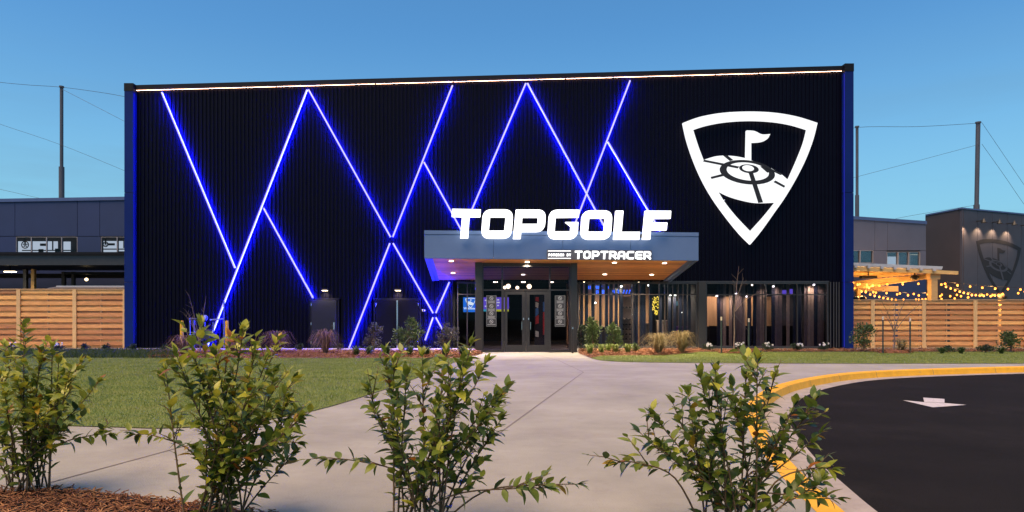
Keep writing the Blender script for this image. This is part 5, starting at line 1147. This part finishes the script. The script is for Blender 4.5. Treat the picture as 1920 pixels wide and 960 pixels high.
# ------------------------------------------------------------------ near shrubs with individual leaves
def leaf_mesh(name, m_, curl):
    v = []; f = []; prof = [(0, .0), (.14, .30), (.36, .5), (.62, .43), (.85, .2), (1, 0)]
    for u, w in prof:
        z = -curl * u * u; v += [(u, -w * .5, z + w * .13), (u, 0, z), (u, w * .5, z + w * .13)]
    for k in range(len(prof) - 1):
        a = k * 3; f += [(a, a + 3, a + 4, a + 1), (a + 1, a + 4, a + 5, a + 2)]
    me = bpy.data.meshes.new(name); me.from_pydata(v, [], f); me.materials.append(m_); me.polygons.foreach_set('use_smooth', [True] * len(f)); me.update(); return me, np.array(v), f
LEAF = [[leaf_mesh('leaf', M['leaf%d' % k], c) for c in (.10, .34)] for k in range(6)]
def near_shrub(x, Y, tips, extra, label, weights, seed, size=.106, low=()):
    random.seed(seed); c = Vector((wx(x, Y), Y, .02)); t = thing('leafy_shrub', c, label, 'shrub', 'leafy shrubs in the near bed')
    stems = []
    for (a, b) in tips:
        dy = random.uniform(-.38, .30); q = Vector((wx(a, Y + dy), Y + dy, wz(b + 11, Y + dy))); stems.append((q, 1))
    for i in range(extra):
        (a, b), (a2, b2) = random.choice(tips), random.choice(tips); k = random.random(); dy = random.uniform(-.38, .34)
        q = Vector((wx(a * k + a2 * (1 - k), Y + dy), Y + dy, max(.35, (wz(b * k + b2 * (1 - k), Y + dy)) * random.uniform(.5, .93)))); stems.append((q, 0))
    for (a, b) in low:
        dy = random.uniform(-.25, .05); stems.append((Vector((wx(a, Y + dy), Y + dy, wz(b, Y + dy))), 2))
    ms = MB(); leaves = []
    def place(p, d, side, sz, tipness):
        up = Vector((0, 0, 1)); axis = d.normalized()
        perp = axis.cross(up); perp = perp.normalized() if perp.length > .05 else Vector((1, 0, 0))
        out_ = (Quaternion(axis, side) @ perp)
        ang = random.uniform(.6, 1.3) if tipness < .93 else random.uniform(.1, .55)
        ld = (axis * math.cos(ang) + out_ * math.sin(ang)).normalized()
        nz_ = (up - ld * up.dot(ld)); nz_ = nz_.normalized() if nz_.length > .1 else axis.cross(ld)
        nz_ = (Quaternion(ld, random.uniform(-.6, .6)) @ nz_); yv = nz_.cross(ld)
        R = Matrix((ld, yv, nz_)).transposed()
        r = random.random(); acc = 0; w = list(weights)
        hh = min(1, max(0, (p.z - .25) / 1.0)); w = [w[0] * (.15 + 1.9 * hh * tipness), w[1], w[2] * (1.25 - .5 * hh), w[3] * (1.5 - 1.2 * hh), w[4], w[5]]; tot = sum(w); ki = 5  # young tips plus painted light: pale leaves favoured high up, dark ones low
        for k_, ww in enumerate(w):
            acc += ww / tot
            if r < acc: ki = k_; break
        leaves.append((p, R, sz, ki, random.randrange(2)))
    for q, kind in stems:
        b0 = c + Vector((random.uniform(-.17, .17), random.uniform(-.14, .14), 0)); hv = q - b0
        if kind == 2: md = b0 + Vector((hv.x * .35, hv.y * .35, max(.25, hv.z * .75)))
        else: md = b0 + Vector((hv.x * random.uniform(.28, .5), hv.y * .4, hv.z * .5))
        md2 = b0 + Vector((hv.x * .78, hv.y * .75, hv.z * (.80 if kind != 2 else .98)))
        pts = sm([b0, md, md2, q], 5); ln = sum((a - b).length for a, b in zip(pts, pts[1:]))
        ms.tube(pts, [.0062 * (1 - .75 * i / (len(pts) - 1)) + .001 for i in range(len(pts))], 5)
        s_ = .06 + .2 * random.random() + (.25 if kind == 2 else 0); ph = random.random() * 6; step = (.0255 if kind != 2 else .036) / ln
        while s_ < 1.0:
            i = s_ * (len(pts) - 1); k = min(int(i), len(pts) - 2); p = pts[k].lerp(pts[k + 1], i - k); d = pts[k + 1] - pts[k]
            ph += 2.4; place(p, d, ph, size * random.uniform(.45, 1.15) * (1 - .35 * max(0, s_ - .85) / .15), s_)
            if random.random() < .2 and s_ < .88:      # side twig
                dr = (d.normalized() + Vector((random.uniform(-.8, .8), random.uniform(-.6, .6), random.uniform(0, .5)))).normalized(); L_ = random.uniform(.10, .26); e = p + dr * L_
                ms.tube([p, p.lerp(e, .5) + Vector((0, 0, .01)), e], [.004, .003, .0015], 4); u = .3
                while u < 1.02: place(p.lerp(e, min(u, 1)), dr, ph + u * 12, size * random.uniform(.5, .95), max(s_, u * .95)); u += .035 / L_
            s_ += step * random.uniform(.8, 1.35)
        for k in range(3): place(q, pts[-1] - pts[-2], k * 2.1 + ph, size * random.uniform(.6, .85), 1.0)
    build('stem', ms, M['stem'], t, smooth=True)
    leaves.sort(key=lambda l: l[0].y - l[2] * 4)
    proto = {}
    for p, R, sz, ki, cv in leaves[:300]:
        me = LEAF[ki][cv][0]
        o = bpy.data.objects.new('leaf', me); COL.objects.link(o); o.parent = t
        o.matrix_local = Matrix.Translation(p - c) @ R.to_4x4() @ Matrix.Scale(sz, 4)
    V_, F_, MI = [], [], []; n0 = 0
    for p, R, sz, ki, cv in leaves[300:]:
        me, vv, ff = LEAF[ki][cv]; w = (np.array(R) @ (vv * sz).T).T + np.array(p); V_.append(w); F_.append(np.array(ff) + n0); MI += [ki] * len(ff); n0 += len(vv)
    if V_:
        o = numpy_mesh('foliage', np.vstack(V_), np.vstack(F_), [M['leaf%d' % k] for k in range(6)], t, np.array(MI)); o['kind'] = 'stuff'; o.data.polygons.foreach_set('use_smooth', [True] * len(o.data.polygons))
    print('shrub', len(leaves))
near_shrub(52, 5.36, [(45, 604), (98, 640), (8, 636), (75, 648), (150, 668), (185, 705), (0, 690), (-40, 640), (128, 690), (28, 655), (-80, 700), (110, 665)], 10, 'yellow green leafy shrub at the corner of the lawn walk', (1.6, 1.3, .7, .3, .10, .03), 11, low=[(205, 815), (-60, 850)])
near_shrub(410, 4.55, [(376, 596), (432, 622), (520, 628), (330, 652), (478, 640), (552, 700), (310, 682), (402, 650), (455, 612), (540, 740), (360, 640), (500, 665), (560, 775)], 11, 'bushy green shrub in front of the long lawn edge', (1.2, 1.3, .9, .5, .10, .05), 23, low=[(252, 815), (560, 830)])
near_shrub(785, 4.38, [(722, 650), (884, 634), (738, 668), (792, 655), (836, 648), (912, 668), (950, 715), (690, 720), (845, 690), (762, 690), (700, 760), (925, 735), (870, 660), (940, 775)], 7, 'dark green shrub with long low side branches before the walkway', (.6, 1.1, 1.1, .9, .10, .07), 37, low=[(615, 862), (1082, 908), (1030, 915)])
near_shrub(1372, 4.27, [(1420, 662), (1312, 692), (1342, 684), (1262, 745), (1225, 768), (1372, 712), (1528, 738), (1490, 748), (1398, 700), (1290, 725), (1450, 700), (1200, 800), (1470, 780), (1540, 800)], 7, 'glossy dark green shrub in front of the yellow kerb', (.5, 1.1, 1.2, 1.0, .07, .05), 41, low=[(1155, 868), (1560, 880), (1570, 935)])
